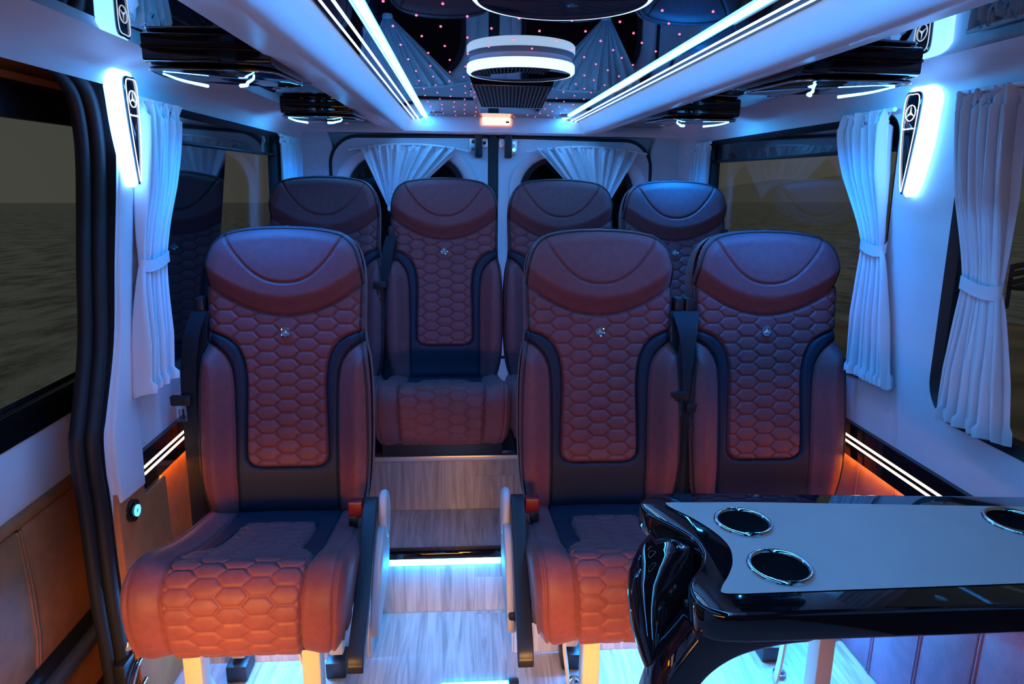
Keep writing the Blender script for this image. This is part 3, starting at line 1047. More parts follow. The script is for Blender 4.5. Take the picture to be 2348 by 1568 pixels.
def make_back(parent):
    NU, NV = 184, 320
    # rows follow the arc length of the outline
    seg = np.concatenate([[0], np.cumsum(np.linalg.norm(np.diff(OUT, axis=0), axis=1))])
    vis = np.interp(np.linspace(0.0, seg[-1], NV+1), seg, np.arange(len(OUT)))
    rows_w = np.interp(vis, np.arange(len(OUT)), OUT[:, 0])
    rows_v = np.interp(vis, np.arange(len(OUT)), OUT[:, 1])
    # spread rows evenly in v but keep the rounded ends fine
    tt = np.linspace(0, 1, NV+1)
    vv = HV*(0.5-0.5*np.cos(pi*tt))*0.35+HV*tt*0.65
    iv = np.searchsorted(OUT[:, 1], np.clip(vv, 0, HV))
    ww = np.interp(vv, OUT[1:, 1]+np.arange(len(OUT)-1)*1e-9, OUT[1:, 0])
    ww[0], ww[-1] = 0.165, 0.020
    s_ = np.linspace(-1, 1, NU+1)
    U = ww[:, None]*s_[None, :]
    V = np.broadcast_to(vv[:, None], U.shape).copy()
    # vertices where two panels meet move onto the seam curve itself
    Uc = (U[:-1, :-1]+U[1:, 1:]+U[1:, :-1]+U[:-1, 1:])/4
    Vc = (V[:-1, :-1]+V[1:, 1:])/2
    _, rc, _ = back_h(Uc, Vc)
    a1, a2 = np.linspace(0, 0.23, 120), np.linspace(0, 0.2, 120)
    seam_snap(U, V, rc, np.concatenate([dense(BIc, 0.0006), dense(BOc, 0.0006), dense(np.stack([a1, 0.557+0.085*(a1/0.205)**2], 1), 0.0006), dense(np.stack([a2, 0.643+0.145*(a2/0.165)**2.3], 1), 0.0006)]))
    h, reg, d = back_h(U, V)
    P = back_point(U, V, h).reshape(-1, 3)
    i, j = np.meshgrid(np.arange(NV), np.arange(NU), indexing='ij')
    a = (i*(NU+1)+j).ravel()
    Q = np.stack([a, a+1, a+NU+2, a+NU+1], 1)
    split_mesh('', P, Q, rc.ravel(), {0: 'headrest', 1: 'headrest_band', 2: 'quilted_panel', 3: 'dark_trim', 4: 'side_bolster'},
               {0: 'tan_leather', 1: 'tan_leather', 2: 'tan_leather', 3: 'dark_leather', 4: 'tan_leather'}, parent)
    # shell closing the back
    ring = np.concatenate([np.stack([OUT[:, 0], OUT[:, 1]], 1), np.stack([-OUT[::-1, 0], OUT[::-1, 1]], 1)[1:-1]])
    ring = ring[::3]
    hr, _, _ = back_h(ring[:, 0], ring[:, 1])
    hr = np.minimum(hr, -0.02)
    loops = []
    for dep, sc in ((None, 1.0), (-0.06, 1.0), (-0.085, 0.985), (-0.10, 0.94), (-0.105, 0.80)):
        u = ring[:, 0]*sc
        v = 0.4+(ring[:, 1]-0.4)*sc
        hh = hr+0.004 if dep is None else np.full(len(ring), dep)
        loops.append(back_point(u, v, hh))
    n = len(ring)
    fs = [(k*n+i_, k*n+(i_+1) % n, (k+1)*n+(i_+1) % n, (k+1)*n+i_) for k in range(4) for i_ in range(n)]
    fs.append(tuple(4*n+i_ for i_ in range(n)))
    b = MB().add(np.concatenate(loops), fs)
    b.build('back_shell', 'tan_leather', parent, 60)
    # piping
    pin = []
    for u, v in ring[::1]:
        pass
    us = ring.copy()
    cen = np.array([0.0, 0.42])
    dirv = (cen-us)
    dirv /= np.linalg.norm(dirv, axis=1)[:, None]
    us = us+dirv*0.009
    hp, _, _ = back_h(us[:, 0], us[:, 1])
    keep = us[:, 1] > 0.03
    start = int(np.argmax(us[:, 1] > 0.03))
    path = back_point(us[:, 0], us[:, 1], hp+0.0015)
    idx = [i_ for i_ in range(len(us)) if keep[i_]]
    MB().tube(path[idx], 0.0030, 7).build('piping', 'black_plastic', parent, 80)


def cushion_path():
    pts = [(0.27, 0.452), (0.18, 0.463), (0.08, 0.478), (-0.02, 0.503), (-0.10, 0.532), (-0.15, 0.543), (-0.185, 0.541), (-0.213, 0.522), (-0.228, 0.49), (-0.229, 0.45), (-0.222, 0.40), (-0.205, 0.368), (-0.18, 0.358)]
    return dense(cr(pts, 12), 0.0024)


def make_cushion(parent):
    path = cushion_path()
    T = np.gradient(path, axis=0)
    T /= np.linalg.norm(T, axis=1)[:, None]
    Nn = np.stack([T[:, 1], -T[:, 0]], 1)          # outward
    Nn = np.where((Nn[:, 1:] < 0) & (path[:, 1:] > 0.5), -Nn, Nn)
    if Nn[5, 1] < 0:
        Nn = -Nn
    ln = len(path)
    L = np.arange(ln)*0.0024
    Lend = L[-1]
    NU = 184
    s_ = np.linspace(-1, 1, NU+1)
    wid = np.interp(L, [0, 0.10, 0.30, 0.46, Lend-0.10, Lend-0.03, Lend], [0.218, 0.224, 0.230, 0.231, 0.226, 0.216, 0.205])
    U = wid[:, None]*s_[None, :]
    VL = np.broadcast_to(L[:, None], U.shape).copy()

    def feat(U, VL):
        A = np.abs(U)
        w = np.interp(VL, L, wid)
        d = w-A
        # quilt half-width along the path; black band outside it
        qi = np.interp(VL, [0, 0.10, 0.105, 0.14, 0.26, 0.31, 0.345, 0.39, 0.42, Lend], [0.0, 0.0, 0.085, 0.096, 0.096, 0.100, 0.112, 0.142, 0.146, 0.132])
        qo = np.interp(VL, [0, 0.2, 0.30, 0.40, 0.42, Lend], [0.142, 0.142, 0.146, 0.147, 0.146, 0.132])
        reg = np.where(A < qi, 2, np.where(A < qo, 3, 4))
        di, do = np.abs(A-qi), np.abs(A-qo)
        db = np.where(A < 0.09, np.abs(VL-0.103), 9)
        di = np.where(VL < 0.103, 9.0, di)
        di = np.minimum(di, db)
        h = np.zeros(U.shape)
        fade = np.clip(np.minimum(di, do)/0.006, 0, 1)
        h += np.where(reg == 2, 0.0065*hexpuff(U, VL-0.004, 0.0545, 0.0365)*(0.3+0.7*fade)+0.003, 0)
        h += np.where(reg == 3, 0.003*np.clip(di/0.01, 0, 1), 0)
        h += np.where(reg == 4, 0.003+0.014*sstep(0, 0.045, do), 0)*(1-0.5*sstep(0.40, 0.55, VL))
        h -= 0.006*np.exp(-(do/0.004)**2)+0.004*np.exp(-(di/0.004)**2)*(reg != 4)
        dp = d-0.022
        h -= 0.0045*np.exp(-(dp/0.003)**2)
        h += 0.003*np.exp(-((d-0.015)/0.0045)**2)
        R = 0.035
        e = np.clip(R-d, 0, R)
        h -= (R-np.sqrt(np.maximum(R*R-e*e, 0)))
        return h, reg

    qi_ = np.interp(L, [0, 0.10, 0.105, 0.14, 0.26, 0.31, 0.345, 0.39, 0.42, Lend], [0.0, 0.0, 0.085, 0.096, 0.096, 0.100, 0.112, 0.142, 0.146, 0.132])
    qo_ = np.interp(L, [0, 0.2, 0.30, 0.40, 0.42, Lend], [0.142, 0.142, 0.146, 0.147, 0.146, 0.132])
    _, rc = feat((U[:-1, :-1]+U[1:, 1:])/2, (VL[:-1, :-1]+VL[1:, 1:])/2)
    sel = L > 0.105
    seam_snap(U, VL, rc, np.concatenate([dense(np.stack([qi_[sel], L[sel]], 1), 0.0006), dense(np.stack([qo_, L], 1), 0.0006), dense([(0.0, 0.103), (0.085, 0.103)], 0.0006)]))
    py = np.interp(VL, L, path[:, 0])
    pz = np.interp(VL, L, path[:, 1])
    ny = np.interp(VL, L, Nn[:, 0])
    nz = np.interp(VL, L, Nn[:, 1])
    h, reg = feat(U, VL)
    P = np.stack([U, py+ny*h, pz+nz*h], -1)
    i, j = np.meshgrid(np.arange(ln-1), np.arange(NU), indexing='ij')
    a = (i*(NU+1)+j).ravel()
    Q = np.stack([a, a+1, a+NU+2, a+NU+1], 1)
    split_mesh('', P.reshape(-1, 3), Q, rc.ravel(), {2: 'seat_quilt', 3: 'seat_dark_trim', 4: 'seat_bolster'}, {2: 'tan_leather', 3: 'dark_leather', 4: 'tan_leather'}, parent)
    # base: sides and underside
    b = MB()
    stepi = list(range(0, ln, 4))+[ln-1]
    for sd in (0, NU):
        edge_ = [P[k, sd] for k in stepi]
        sg = -1 if sd == 0 else 1
        low = [np.array((e[0]-sg*0.004, e[1]+(0.012 if e[1] < -0.1 else 0), min(e[2]-0.03, 0.415 if e[1] > -0.15 else 0.40))) for e in edge_]
        low = [np.array((q[0], q[1], max(0.365, q[2]) if q[1] < -0.17 else q[2])) for q in low]
        n = len(edge_)
        b.add(edge_+low, [(k, k+1, n+k+1, n+k) for k in range(n-1)])
    b.box(-0.20, 0.20, -0.19, 0.26, 0.355, 0.42)
    b.build('cushion_base', 'tan_leather', parent, 60)


def make_emblem(parent):
    p0 = back_point(np.array([0.0]), np.array([0.511]), np.array([0.011]))[0]
    e = bpy.data.objects.new('emblem', None)
    # disc in the plane of the backrest
    b = MB()
    R = 0.0135
    b.lathe([(R*0.80, 0.000), (R*0.86, 0.004), (R, 0.0045), (R*1.04, 0.002), (R*1.04, -0.006)], 26)
    e = b.build('emblem', 'chrome', parent, 50)
    e.location = tuple(p0)
    e.rotation_euler = (math.atan2(0.9815, 0.1875), 0, 0)
    MB().lathe([(0, 0.001), (R*0.82, 0.0005), (R*0.82, -0.003)], 26).build('emblem_disc', 'emblem_glass', e, 50)
    st = MB()
    for k in range(3):
        a = pi/2+k*2*pi/3
        tip = (0.82*R*math.cos(a), 0.82*R*math.sin(a), 0.002)
        l_ = (0.21*R*math.cos(a+pi/3), 0.21*R*math.sin(a+pi/3), 0.002)
        r_ = (0.21*R*math.cos(a-pi/3), 0.21*R*math.sin(a-pi/3), 0.002)
        st.add([(0, 0, 0.005), l_, tip, r_], [(0, 1, 2), (0, 2, 3)])
    st.build('emblem_star', 'aluminium', e)
    return e


def make_belt(parent, sd, low=0.15, tz=0.635):
    """seat belt hanging at the side sd (+1 right in the picture)"""
    x = sd*0.232
    g = MB().prism(rrect(-0.012, 0.012, -0.022, 0.03, 0.006, 3), lambda p, q, s_: (sd*0.224+p, 0.338+s_, 1.005+q), 0, 0.045)
    g.build('belt_guide', 'black_plastic', parent, bevel=0.004)
    top = np.array((sd*0.222, 0.332, 1.0))
    p1 = [top, (sd*0.235, 0.30, 0.94), (sd*0.247, 0.285, 0.84), (sd*0.249, 0.275, 0.70), (sd*0.249, 0.27, 0.50), (sd*0.248, 0.262, 0.33)]
    p2 = [top+np.array((-sd*0.004, 0.012, 0)), (sd*0.225, 0.33, 0.94), (sd*0.226, 0.315, 0.8), (sd*0.224, 0.30, 0.6), (sd*0.222, 0.30, 0.33)]
    bl = MB()
    bl.strap(cr(p1, 6), (1, 0.25*sd, 0), 0.044)
    bl.strap(cr(p2, 6), (1, 0.3*sd, 0), 0.044)
    bo = bl.build('seat_belt', 'belt', parent, 60)
    tz0 = tz+0.14
    MB().prism(rrect(-0.026, 0.026, -0.014, 0.014, 0.005, 3), lambda p, q, s_: (sd*0.264+p, 0.258+s_, tz0+q), 0, 0.016).build('tongue_grip', 'black_plastic', bo, bevel=0.004)
    ring_o = rrect(-0.013, 0.013, -0.058, -0.012, 0.004, 3)
    ring_i = rrect(-0.007, 0.007, -0.051, -0.022, 0.003, 3)
    n = len(ring_o)
    fz = lambda p, q, y: (sd*0.264+p, y, tz0+q)
    vs = [fz(*p, 0.262) for p in ring_o]+[fz(*p, 0.262) for p in ring_i]+[fz(*p, 0.266) for p in ring_o]+[fz(*p, 0.266) for p in ring_i]
    fs = []
    for i_ in range(n):
        k_ = (i_+1) % n
        fs += [(i_, k_, n+k_, n+i_), (2*n+i_, 2*n+k_, 3*n+k_, 3*n+i_), (i_, k_, 2*n+k_, 2*n+i_), (n+i_, n+k_, 3*n+k_, 3*n+i_)]
    MB().add(vs, fs).build('belt_tongue', 'chrome', bo)
    return bo


def make_armrest(parent, sd):
    x = sd*0.243
    y0, z0 = 0.115, 0.545
    y1, z1 = -0.250, 0.352
    ar = bpy.data.objects.new('armrest', None)
    COL.objects.link(ar)
    ar.parent = parent
    ar.location = (x, 0, 0)
    # the long dark pad
    top = cr([(y0+0.035, z0-0.03), (y0+0.02, z0+0.008), (y0-0.02, z0+0.010), (y0-0.09, z0-0.03), (y0-0.20, z0-0.105), (y1+0.03, z1+0.030), (y1, z1+0.004)], 6)
    bot = cr([(y1-0.002, z1-0.012), (y1+0.014, z1-0.018), (y1+0.05, z1+0.0), (y0-0.21, z0-0.140), (y0-0.09, z0-0.066), (y0-0.02, z0-0.035), (y0+0.02, z0-0.04)], 6)
    poly = [tuple(p) for p in np.concatenate([top, bot])]
    MB().prism(poly, lambda p, q, s_: (s_+sd*0.02*(0.0-p), p, q), -0.017, 0.017).build('arm_pad', 'black_plastic', ar, bevel=0.006, seg=3)
    # pivot ring on the aisle side
    c = np.array((y0+0.028, z0-0.045))
    b = MB()
    loop = [(sd*0.027, c[0]+0.040*math.cos(t_), c[1]+0.055*math.sin(t_)) for t_ in np.linspace(0, 2*pi, 29)[:-1]]
    b.tube(loop, 0.0115, 10, closed=True)
    b.build('pivot_ring', 'beige_plastic', ar, 70)
    # side cover sweeping down below the ring
    cov_ = cr([(0.155, 0.47), (0.168, 0.41), (0.13, 0.350), (0.04, 0.328), (-0.085, 0.312), (-0.105, 0.335), (-0.06, 0.40), (0.0, 0.455), (0.06, 0.49), (0.11, 0.49)], 5, closed=True)
    MB().prism([tuple(p) for p in cov_], lambda p, q, s_: (sd*s_, p, q), 0.014, 0.036).build('side_cover', 'beige_plastic', ar, bevel=0.007, seg=3)
    MB().prism(rrect(-0.018, 0.018, -0.02, 0.022, 0.004, 3), lambda p, q, s_: (x-sd*0.040+p, y0-0.015+s_, z0-0.012+q), 0, 0.03).build('belt_buckle', 'red_plastic', parent, bevel=0.003)
    MB().box(x-sd*0.045-0.012, x-sd*0.045+0.012, y0-0.02, y0+0.03, z0-0.07, z0-0.025).build('buckle_stalk', 'black_plastic', parent, bevel=0.003)
    return ar


def make_legs(parent, xs):
    for x in xs:
        b = MB()
        b.prism([(-0.105, 0.36), (-0.055, 0.36), (-0.055, 0.0), (-0.11, 0.0)], lambda p, q, s_: (s_, p, q), x-0.021, x+0.021)
        b.build('leg', 'beige_metal', parent, bevel=0.005)
        b = MB().prism([(0.16, 0.36), (0.21, 0.36), (0.225, 0.06), (0.17, 0.06)], lambda p, q, s_: (s_, p, q), x-0.019, x+0.019)
        b.build('leg', 'beige_metal', parent, bevel=0.005)
        MB().box(x-0.028, x+0.028, 0.15, 0.225, 0.0, 0.05).build('foot_bracket', 'black_plastic', parent, bevel=0.006)
        MB().lathe([(0, 0.016), (0.008, 0.016), (0.014, 0.010), (0.018, 0.010), (0.018, 0.0)], 12, (x, 0.10, 0.0)).build('bolt', 'chrome', parent, 40)
        arc = cr([(x-0.045, -0.03, 0.34), (x-0.05, 0.0, 0.22), (x-0.03, 0.05, 0.08), (x-0.02, 0.08, 0.005)], 8)
        MB().strap(arc, (0.2, 1, 0.2), 0.03, 0.006).build('brace', 'beige_metal', parent, 60)
    MB().box(min(xs)-0.05 if len(xs) > 1 else xs[0]-0.2, max(xs)+0.05 if len(xs) > 1 else xs[0]+0.2, -0.10, 0.22, 0.335, 0.362).build('seat_frame', 'black_plastic', parent, bevel=0.006)


Y_FRONT = 1.50
proto = thing('passenger_seat', 'single tan and black quilted seat left of the aisle in the front row', 'seat', (-0.475, Y_FRONT, FLOOR), 'quilted passenger seats')
make_back(proto)
make_cushion(proto)
make_emblem(proto)
SHARED = list(proto.children)
make_belt(proto, -1)
make_armrest(proto, 1)
make_legs(proto, (-0.145, 0.122))


def seat(x, y, z, label, dz=0.0):
    t_ = thing('passenger_seat', label, 'seat', (x, y, z), 'quilted passenger seats')
    for ch in SHARED:
        l_ = Vector(ch.location)
        dup_child(ch, t_, (l_.x, l_.y, l_.z+dz))
    return t_


s2 = seat(0.380, Y_FRONT, FLOOR, 'front row tan quilted seat right of the aisle, its cushion partly behind the table')
make_belt(s2, 1, tz=0.60)
make_armrest(s2, -1)
make_legs(s2, (-0.076,))
s3 = seat(0.858, Y_FRONT, FLOOR, 'front row tan quilted seat against the right wall, behind the table')
make_belt(s3, -1, tz=0.635)
make_legs(s3, (0.03,))
REAR = [(-0.528, -1, 'rear row dark-lit tan seat nearest the left window'), (-0.070, -1, 'rear row tan seat just left of the rear door gap, cushion in view'),
        (0.386, 1, 'rear row tan seat just right of the rear door gap'), (0.842, 1, 'rear row dark-lit tan seat nearest the right window')]
DZ = 0.135-(PLAT2-FLOOR)
for x, sd, lb in REAR:
    s_ = seat(x, Y_FRONT+0.842, PLAT2, lb, DZ)
    before = set(s_.children)
    make_belt(s_, sd, tz=0.68)
    for ch in set(s_.children)-before:
        ch.location.z = DZ
        ch.location.x = -sd*0.020
    MB().box(-0.205, 0.205, -0.15, 0.24, 0.0, 0.08).build('base_box', 'black_plastic', s_, bevel=0.008)
    MB().box(-0.21, 0.21, 0.22, 0.26, 0.0, 0.16).build('rear_bracket', 'black_plastic', s_, bevel=0.008)

# ------------------------------------------------------------------ table
TZ = -0.55
t = thing('table', 'glossy black table with pale blue-grey inlay and cup holders at the right front', 'table', (0.70, 0.95, TZ))


def at_z(px, py, z):
    d = c_f*FOC+c_r*(px-CX)-c_u*(py-CY)
    return d*(z/d.z)


outl_px = [(1478, 1142), (1500, 1131), (1560, 1127)]
left = [at_z(*p, TZ) for p in [(1560, 1128), (1500, 1132), (1472, 1145), (1468, 1158), (1490, 1180), (1540, 1205), (1585, 1232), (1608, 1262), (1606, 1292), (1585, 1325), (1580, 1350), (1600, 1385), (1650, 1405), (1720, 1409)]]
lp2 = cr([(p.x, p.y) for p in left], 6)
right_pts = [(1.105, 0.765), (1.105, 1.075)]
outline = [tuple(p) for p in lp2]+right_pts
b = MB().prism(outline, lambda p, q, s_: (p-0.70, q-0.95, s_), -0.045, 0.0)
b.build('tabletop', 'table_black', t, bevel=0.006, seg=3)
inl = [at_z(*p, TZ+0.002) for p in [(1700, 1150), (1600, 1151), (1535, 1151), (1528, 1155), (1545, 1166), (1590, 1188), (1640, 1220), (1672, 1252), (1680, 1285), (1672, 1315), (1655, 1345), (1658, 1358), (1700, 1360)]]
il = [tuple(p) for p in cr([(p.x, p.y) for p in inl], 6)]+[(1.085, 0.815), (1.085, 1.03)]
# round cut-outs in the inlay; black discs stand in for the shaded wells
holes = [((0.463, 1.003), 0.046), ((0.463, 0.868), 0.046), ((0.925, 0.985), 0.046)]
rings = [[(c[0]+0.041*math.cos(a), c[1]+0.041*math.sin(a)) for a in np.linspace(0, 2*pi, 33)[:-1]] for c, r in holes]
plate('inlay', il, rings, lambda p, q: (p-0.70, q-0.95, 0.0014), 'table_inlay', t)
for c, r in holes:
    o = MB().lathe([(0.0395, 0.001), (0.0405, 0.005), (0.044, 0.0065), (0.0475, 0.004), (0.048, 0.0005)], 40, (c[0]-0.70, c[1]-0.95, 0.0012)).build('cup_holder', 'chrome', t, 70)
    MB().lathe([(0.0398, 0.0016), (0.038, 0.0022), (0.0375, 0.0018), (0.0, 0.0016)], 40, (c[0]-0.70, c[1]-0.95, 0.0012)).build('well_shade', 'painted_dark', o, 40)
# moulded support: a broad curved blade under the inner end
blade = []
lft = [(1560, 1240), (1500, 1245), (1455, 1275), (1432, 1320), (1434, 1400), (1452, 1480), (1482, 1568), (1495, 1620)]
rgt = [(1585, 1640), (1600, 1568), (1640, 1530), (1680, 1495), (1740, 1470), (1800, 1460)]


def at_y(px, py, y):
    d = c_f*FOC+c_r*(px-CX)-c_u*(py-CY)
    return d*(y/d.y)


# lower front arch (plane facing the camera) and the broad side
YF = 0.80
pl = [at_y(*p, YF) for p in [(1590, 1440), (1560, 1480), (1520, 1540), (1490, 1600), (1470, 1700), (1530, 1720), (1545, 1640), (1580, 1575), (1620, 1525), (1680, 1487), (1760, 1464), (1850, 1452)]]
front_poly = [(p.x, p.z) for p in cr([(q.x, q.y, q.z) for q in pl], 5).view() if False] or [(q.x, q.z) for q in pl]
fp = cr([(q.x, q.z) for q in pl], 6)
fp = [tuple(p) for p in fp]+[(pl[-1].x+0.02, TZ-0.03), (pl[0].x, TZ-0.03)]
MB().prism(fp, lambda p, q, s_: (p-0.70, s_-0.95, q-TZ), YF-0.02, YF+0.05).build('support_arch', 'table_black', t, bevel=0.008, seg=3)
# swept shell of the support: sections from the back of the table end down to the foot
secs = []
for px0, px1, py, y_ in ((1490, 1590, 1232, 0.985), (1462, 1598, 1262, 0.965), (1440, 1604, 1300, 0.945), (1434, 1606, 1350, 0.925), (1438, 1600, 1410, 0.905), (1455, 1590, 1470, 0.885), (1478, 1575, 1530, 0.868), (1495, 1562, 1590, 0.855), (1505, 1555, 1680, 0.845)):
    a, b_ = at_y(px0, py, y_), at_y(px1, py, y_)
    cx_, hw = (a.x+b_.x)/2, (b_.x-a.x)/2
    ring_ = []
    for k in range(20):
        th_ = 2*pi*k/20
        cxx = math.copysign(abs(math.cos(th_))**0.75, math.cos(th_))
        syy = math.copysign(abs(math.sin(th_))**0.75, math.sin(th_))
        ring_.append((cx_+hw*cxx-0.70, y_+0.045*syy+0.03*cxx*0.6-0.95, a.z-TZ))
    secs.append(ring_)
vs = [p for r_ in secs for p in r_]
fs = [(i*20+k, i*20+(k+1) % 20, (i+1)*20+(k+1) % 20, (i+1)*20+k) for i in range(len(secs)-1) for k in range(20)]
fs += [tuple(range(20)), tuple((len(secs)-1)*20+k for k in range(20))]
MB().add(vs, fs).build('support_blade', 'table_black', t, 80)
MB().prism(rrect(0.43, 1.09, 0.80, 1.05, 0.04, 5), lambda p, q, s_: (p-0.70, q-0.95, s_), -0.062, -0.044).build('under_frame', 'table_black', t, bevel=0.004)


# ------------------------------------------------------------------ curtains
def curtain(name, label, side, top, knot, bottom, zt, zk, zb, n=9, amp=0.018, off=0.915, group=None, tie=True, hem=True, seed=1):
    """side curtain: (y0, y1) at top, knot and bottom"""
    rg = np.random.default_rng(seed)
    NA, NVv = n*12, 60
    rows = []
    zz = np.linspace(1, 0, NVv+1)
    phs = rg.uniform(0, 6.28)
    wob = rg.uniform(-0.5, 0.5, NA+1)
    a = np.linspace(0, 1, NA+1)
    P = []
    for i, s_ in enumerate(zz):
        z = zb+(zt-zb)*s_
        if z > zk:
            k = (z-zk)/(zt-zk)
            w = sstep(0.0, 1.0, k)**0.8
            y0, y1 = knot[0]+(top[0]-knot[0])*w, knot[1]+(top[1]-knot[1])*w
        else:
            k = (zk-z)/(zk-zb)
            w = k**0.75
            y0, y1 = knot[0]+(bottom[0]-knot[0])*w, knot[1]+(bottom[1]-knot[1])*w
        am = amp*(0.35+0.65*min(1, abs(z-zk)/0.18))
        fold = am*(np.sin(2*pi*n*a+phs)+0.4*np.sin(2*pi*n*0.5*a+phs*2+2*s_)+0.25*np.sin(2*pi*n*2.3*a+5*s_))
        dz = np.zeros_like(a)
        if s_ > 0.955:
            fold = fold*0.55+amp*0.55*np.sin(2*pi*n*a*1.6+3.1*phs+(s_-0.955)*40)
            dz = 0.008*np.sin(2*pi*n*1.3*a+phs)*(s_-0.955)/0.045
        if hem and s_ < 0.05:
            fold = fold*1.25+amp*0.3*np.sin(2*pi*n*a*1.7)
            dz = 0.007*np.sin(2*pi*n*a+phs)*(0.05-s_)/0.05
        yv = y0+(y1-y0)*a+0.3*amp*np.cos(2*pi*n*a+phs)
        x = XC+side*(off-np.abs(0)-fold)
        P.append(np.stack([x, yv, z+dz], 1))
    P = np.array(P)
    i, j = np.meshgrid(np.arange(NVv), np.arange(NA), indexing='ij')
    q0 = (i*(NA+1)+j).ravel()
    Q = np.stack([q0, q0+1, q0+NA+2, q0+NA+1], 1)
    base = (XC+side*off, (bottom[0]+bottom[1])/2, zb)
    t_ = thing(name, label, 'curtain', base, group)
    me = new_mesh('drape', (P-np.array(base)).reshape(-1, 3), Q, smooth=180)
    link('drape', me, 'curtain', t_)
    if tie:
        yc, hw = (knot[0]+knot[1])/2, (knot[1]-knot[0])/2
        loop = [(side*0-0.0+side*(-amp*0.9*math.cos(th_)*1.2), yc-base[1]+(hw+0.006)*math.sin(th_), zk-zb+0.006*math.sin(th_*2)) for th_ in np.linspace(0, 2*pi, 33)[:-1]]
        b_ = MB()
        n_ = len(loop)
        vs_ = [(x*1.0, y, z-0.014) for x, y, z in loop]+[(x*1.03, y*1.0, z+0.014) for x, y, z in loop]
        b_.add(vs_, [(k, (k+1) % n_, n_+(k+1) % n_, n_+k) for k in range(n_)])
        b_.build('tie_band', 'curtain', t_, 80)
    b_ = MB().tube([(0.0, top[0]-base[1]-0.02, zt-zb+0.004), (0.0, top[1]-base[1]+0.02, zt-zb+0.004)], 0.006, 8)
    b_.build('rod', 'white_vinyl', t_, 60)
    return t_


G = 'white side curtains'
curtain('curtain', 'tied white curtain beside the lit left pillar', -1, (1.755, 1.96), (1.668, 1.805), (1.585, 1.725), 0.170, -0.205, -0.505, 11, group=G, seed=3)
curtain('curtain', 'tied white curtain just left of the lit right pillar', 1, (1.735, 1.945), (1.685, 1.775), (1.588, 1.765), 0.180, -0.160, -0.505, 11, group=G, seed=4)
curtain('curtain', 'tied white curtain at the right edge, nearest the table', 1, (1.325, 1.475), (1.285, 1.385), (1.215, 1.392), 0.190, -0.205, -0.505, 11, group=G, seed=5, amp=0.02)
curtain('curtain', 'narrow white curtain at the far left corner, above the rear left seat', -1, (3.05, 3.30), (3.05, 3.25), (3.04, 3.28), 0.165, -0.22, -0.50, 8, group=G, seed=6)
curtain('curtain', 'narrow white curtain at the far right corner, above the rear right seat', 1, (3.03, 3.22), (3.05, 3.2), (3.04, 3.22), 0.165, -0.22, -0.50, 8, group=G, seed=8)


def fan_curtain(label, x0, x1, zt0, zt1, cx, cz, seed):
    rg = np.random.default_rng(seed)
    n = 9
    NA, NVv = n*14, 50
    a = np.linspace(0, 1, NA+1)
    ph = rg.uniform(0, 6.28)
    warp = a+0.018*np.sin(2*pi*3*a+ph)+0.01*np.sin(2*pi*7*a)
    P = []
    for s_ in np.linspace(0, 1, NVv+1):
        xt = x0+(x1-x0)*a
        arch = 4*a*(1-a)
        zt = zt0+(zt1-zt0)*a+0.012*arch
        hw = 0.018
        xb = cx+(a-0.5)*2*hw
        zb = cz
        k = s_
        x = xt+(xb-xt)*k
        z = zt+(zb-zt)*k
        am = 0.017*(1-0.55*k)
        f = am*(np.sin(2*pi*n*warp+ph)+0.45*np.sin(2*pi*n*2.2*warp+2*k))
        if s_ < 0.07:
            f = f*0.7+0.008*np.sin(2*pi*n*1.9*a+ph)
            z = z+0.006*np.sin(2*pi*n*1.4*a+1.3*ph)*(0.07-s_)/0.07
        P.append(np.stack([x, 3.478+f-0.006, z], 1))
    P = np.array(P)
    i, j = np.meshgrid(np.arange(NVv), np.arange(NA), indexing='ij')
    q0 = (i*(NA+1)+j).ravel()
    Q = np.stack([q0, q0+1, q0+NA+2, q0+NA+1], 1)
    base = (cx, 3.475, cz)
    t_ = thing('rear_curtain', label, 'curtain', base, 'white rear door curtains')
    link('drape', new_mesh('drape', (P-np.array(base)).reshape(-1, 3), Q, smooth=180), 'curtain', t_)
    xs = np.linspace(x0-0.05, x1+0.05, 12)
    rod = [(x-cx, 0.005, (zt0+zt1)/2+0.016-0.02*((x-(x0+x1)/2)/((x1-x0)/2))**2-cz) for x in xs]
    MB().tube(rod, 0.006, 8).build('rod', 'white_vinyl', t_, 60)
    MB().lathe([(0.022, -0.012), (0.026, 0.0), (0.022, 0.012)], 16).build('tie_band', 'curtain', t_, 60)
    return t_


fan_curtain('gathered white curtain on the left rear door window', -0.500, -0.012, 0.150, 0.142, -0.345, -0.145, 2)
fan_curtain('gathered white curtain on the right rear door window', 0.365, 0.872, 0.150, 0.144, 0.685, -0.165, 9)


# ------------------------------------------------------------------ pillar lamps
def emblem_lines(b, cy, cz, r, fn, w=0.0016, n=28):
    """ring and three-pointed star as raised strokes"""
    loop = [fn(cy+r*math.cos(a), cz+r*math.sin(a)) for a in np.linspace(0, 2*pi, n+1)[:-1]]
    b.tube(loop, w, 6, closed=True)
    for k in range(3):
        a = pi/2+k*2*pi/3
        tip = fn(cy+r*math.cos(a), cz+r*math.sin(a))
        l_ = fn(cy+0.17*r*math.cos(a+pi/3), cz+0.17*r*math.sin(a+pi/3))
        r_ = fn(cy+0.17*r*math.cos(a-pi/3), cz+0.17*r*math.sin(a-pi/3))
        c_ = fn(cy, cz)
        b.add([c_, l_, tip, r_], [(0, 1, 2, 3)])


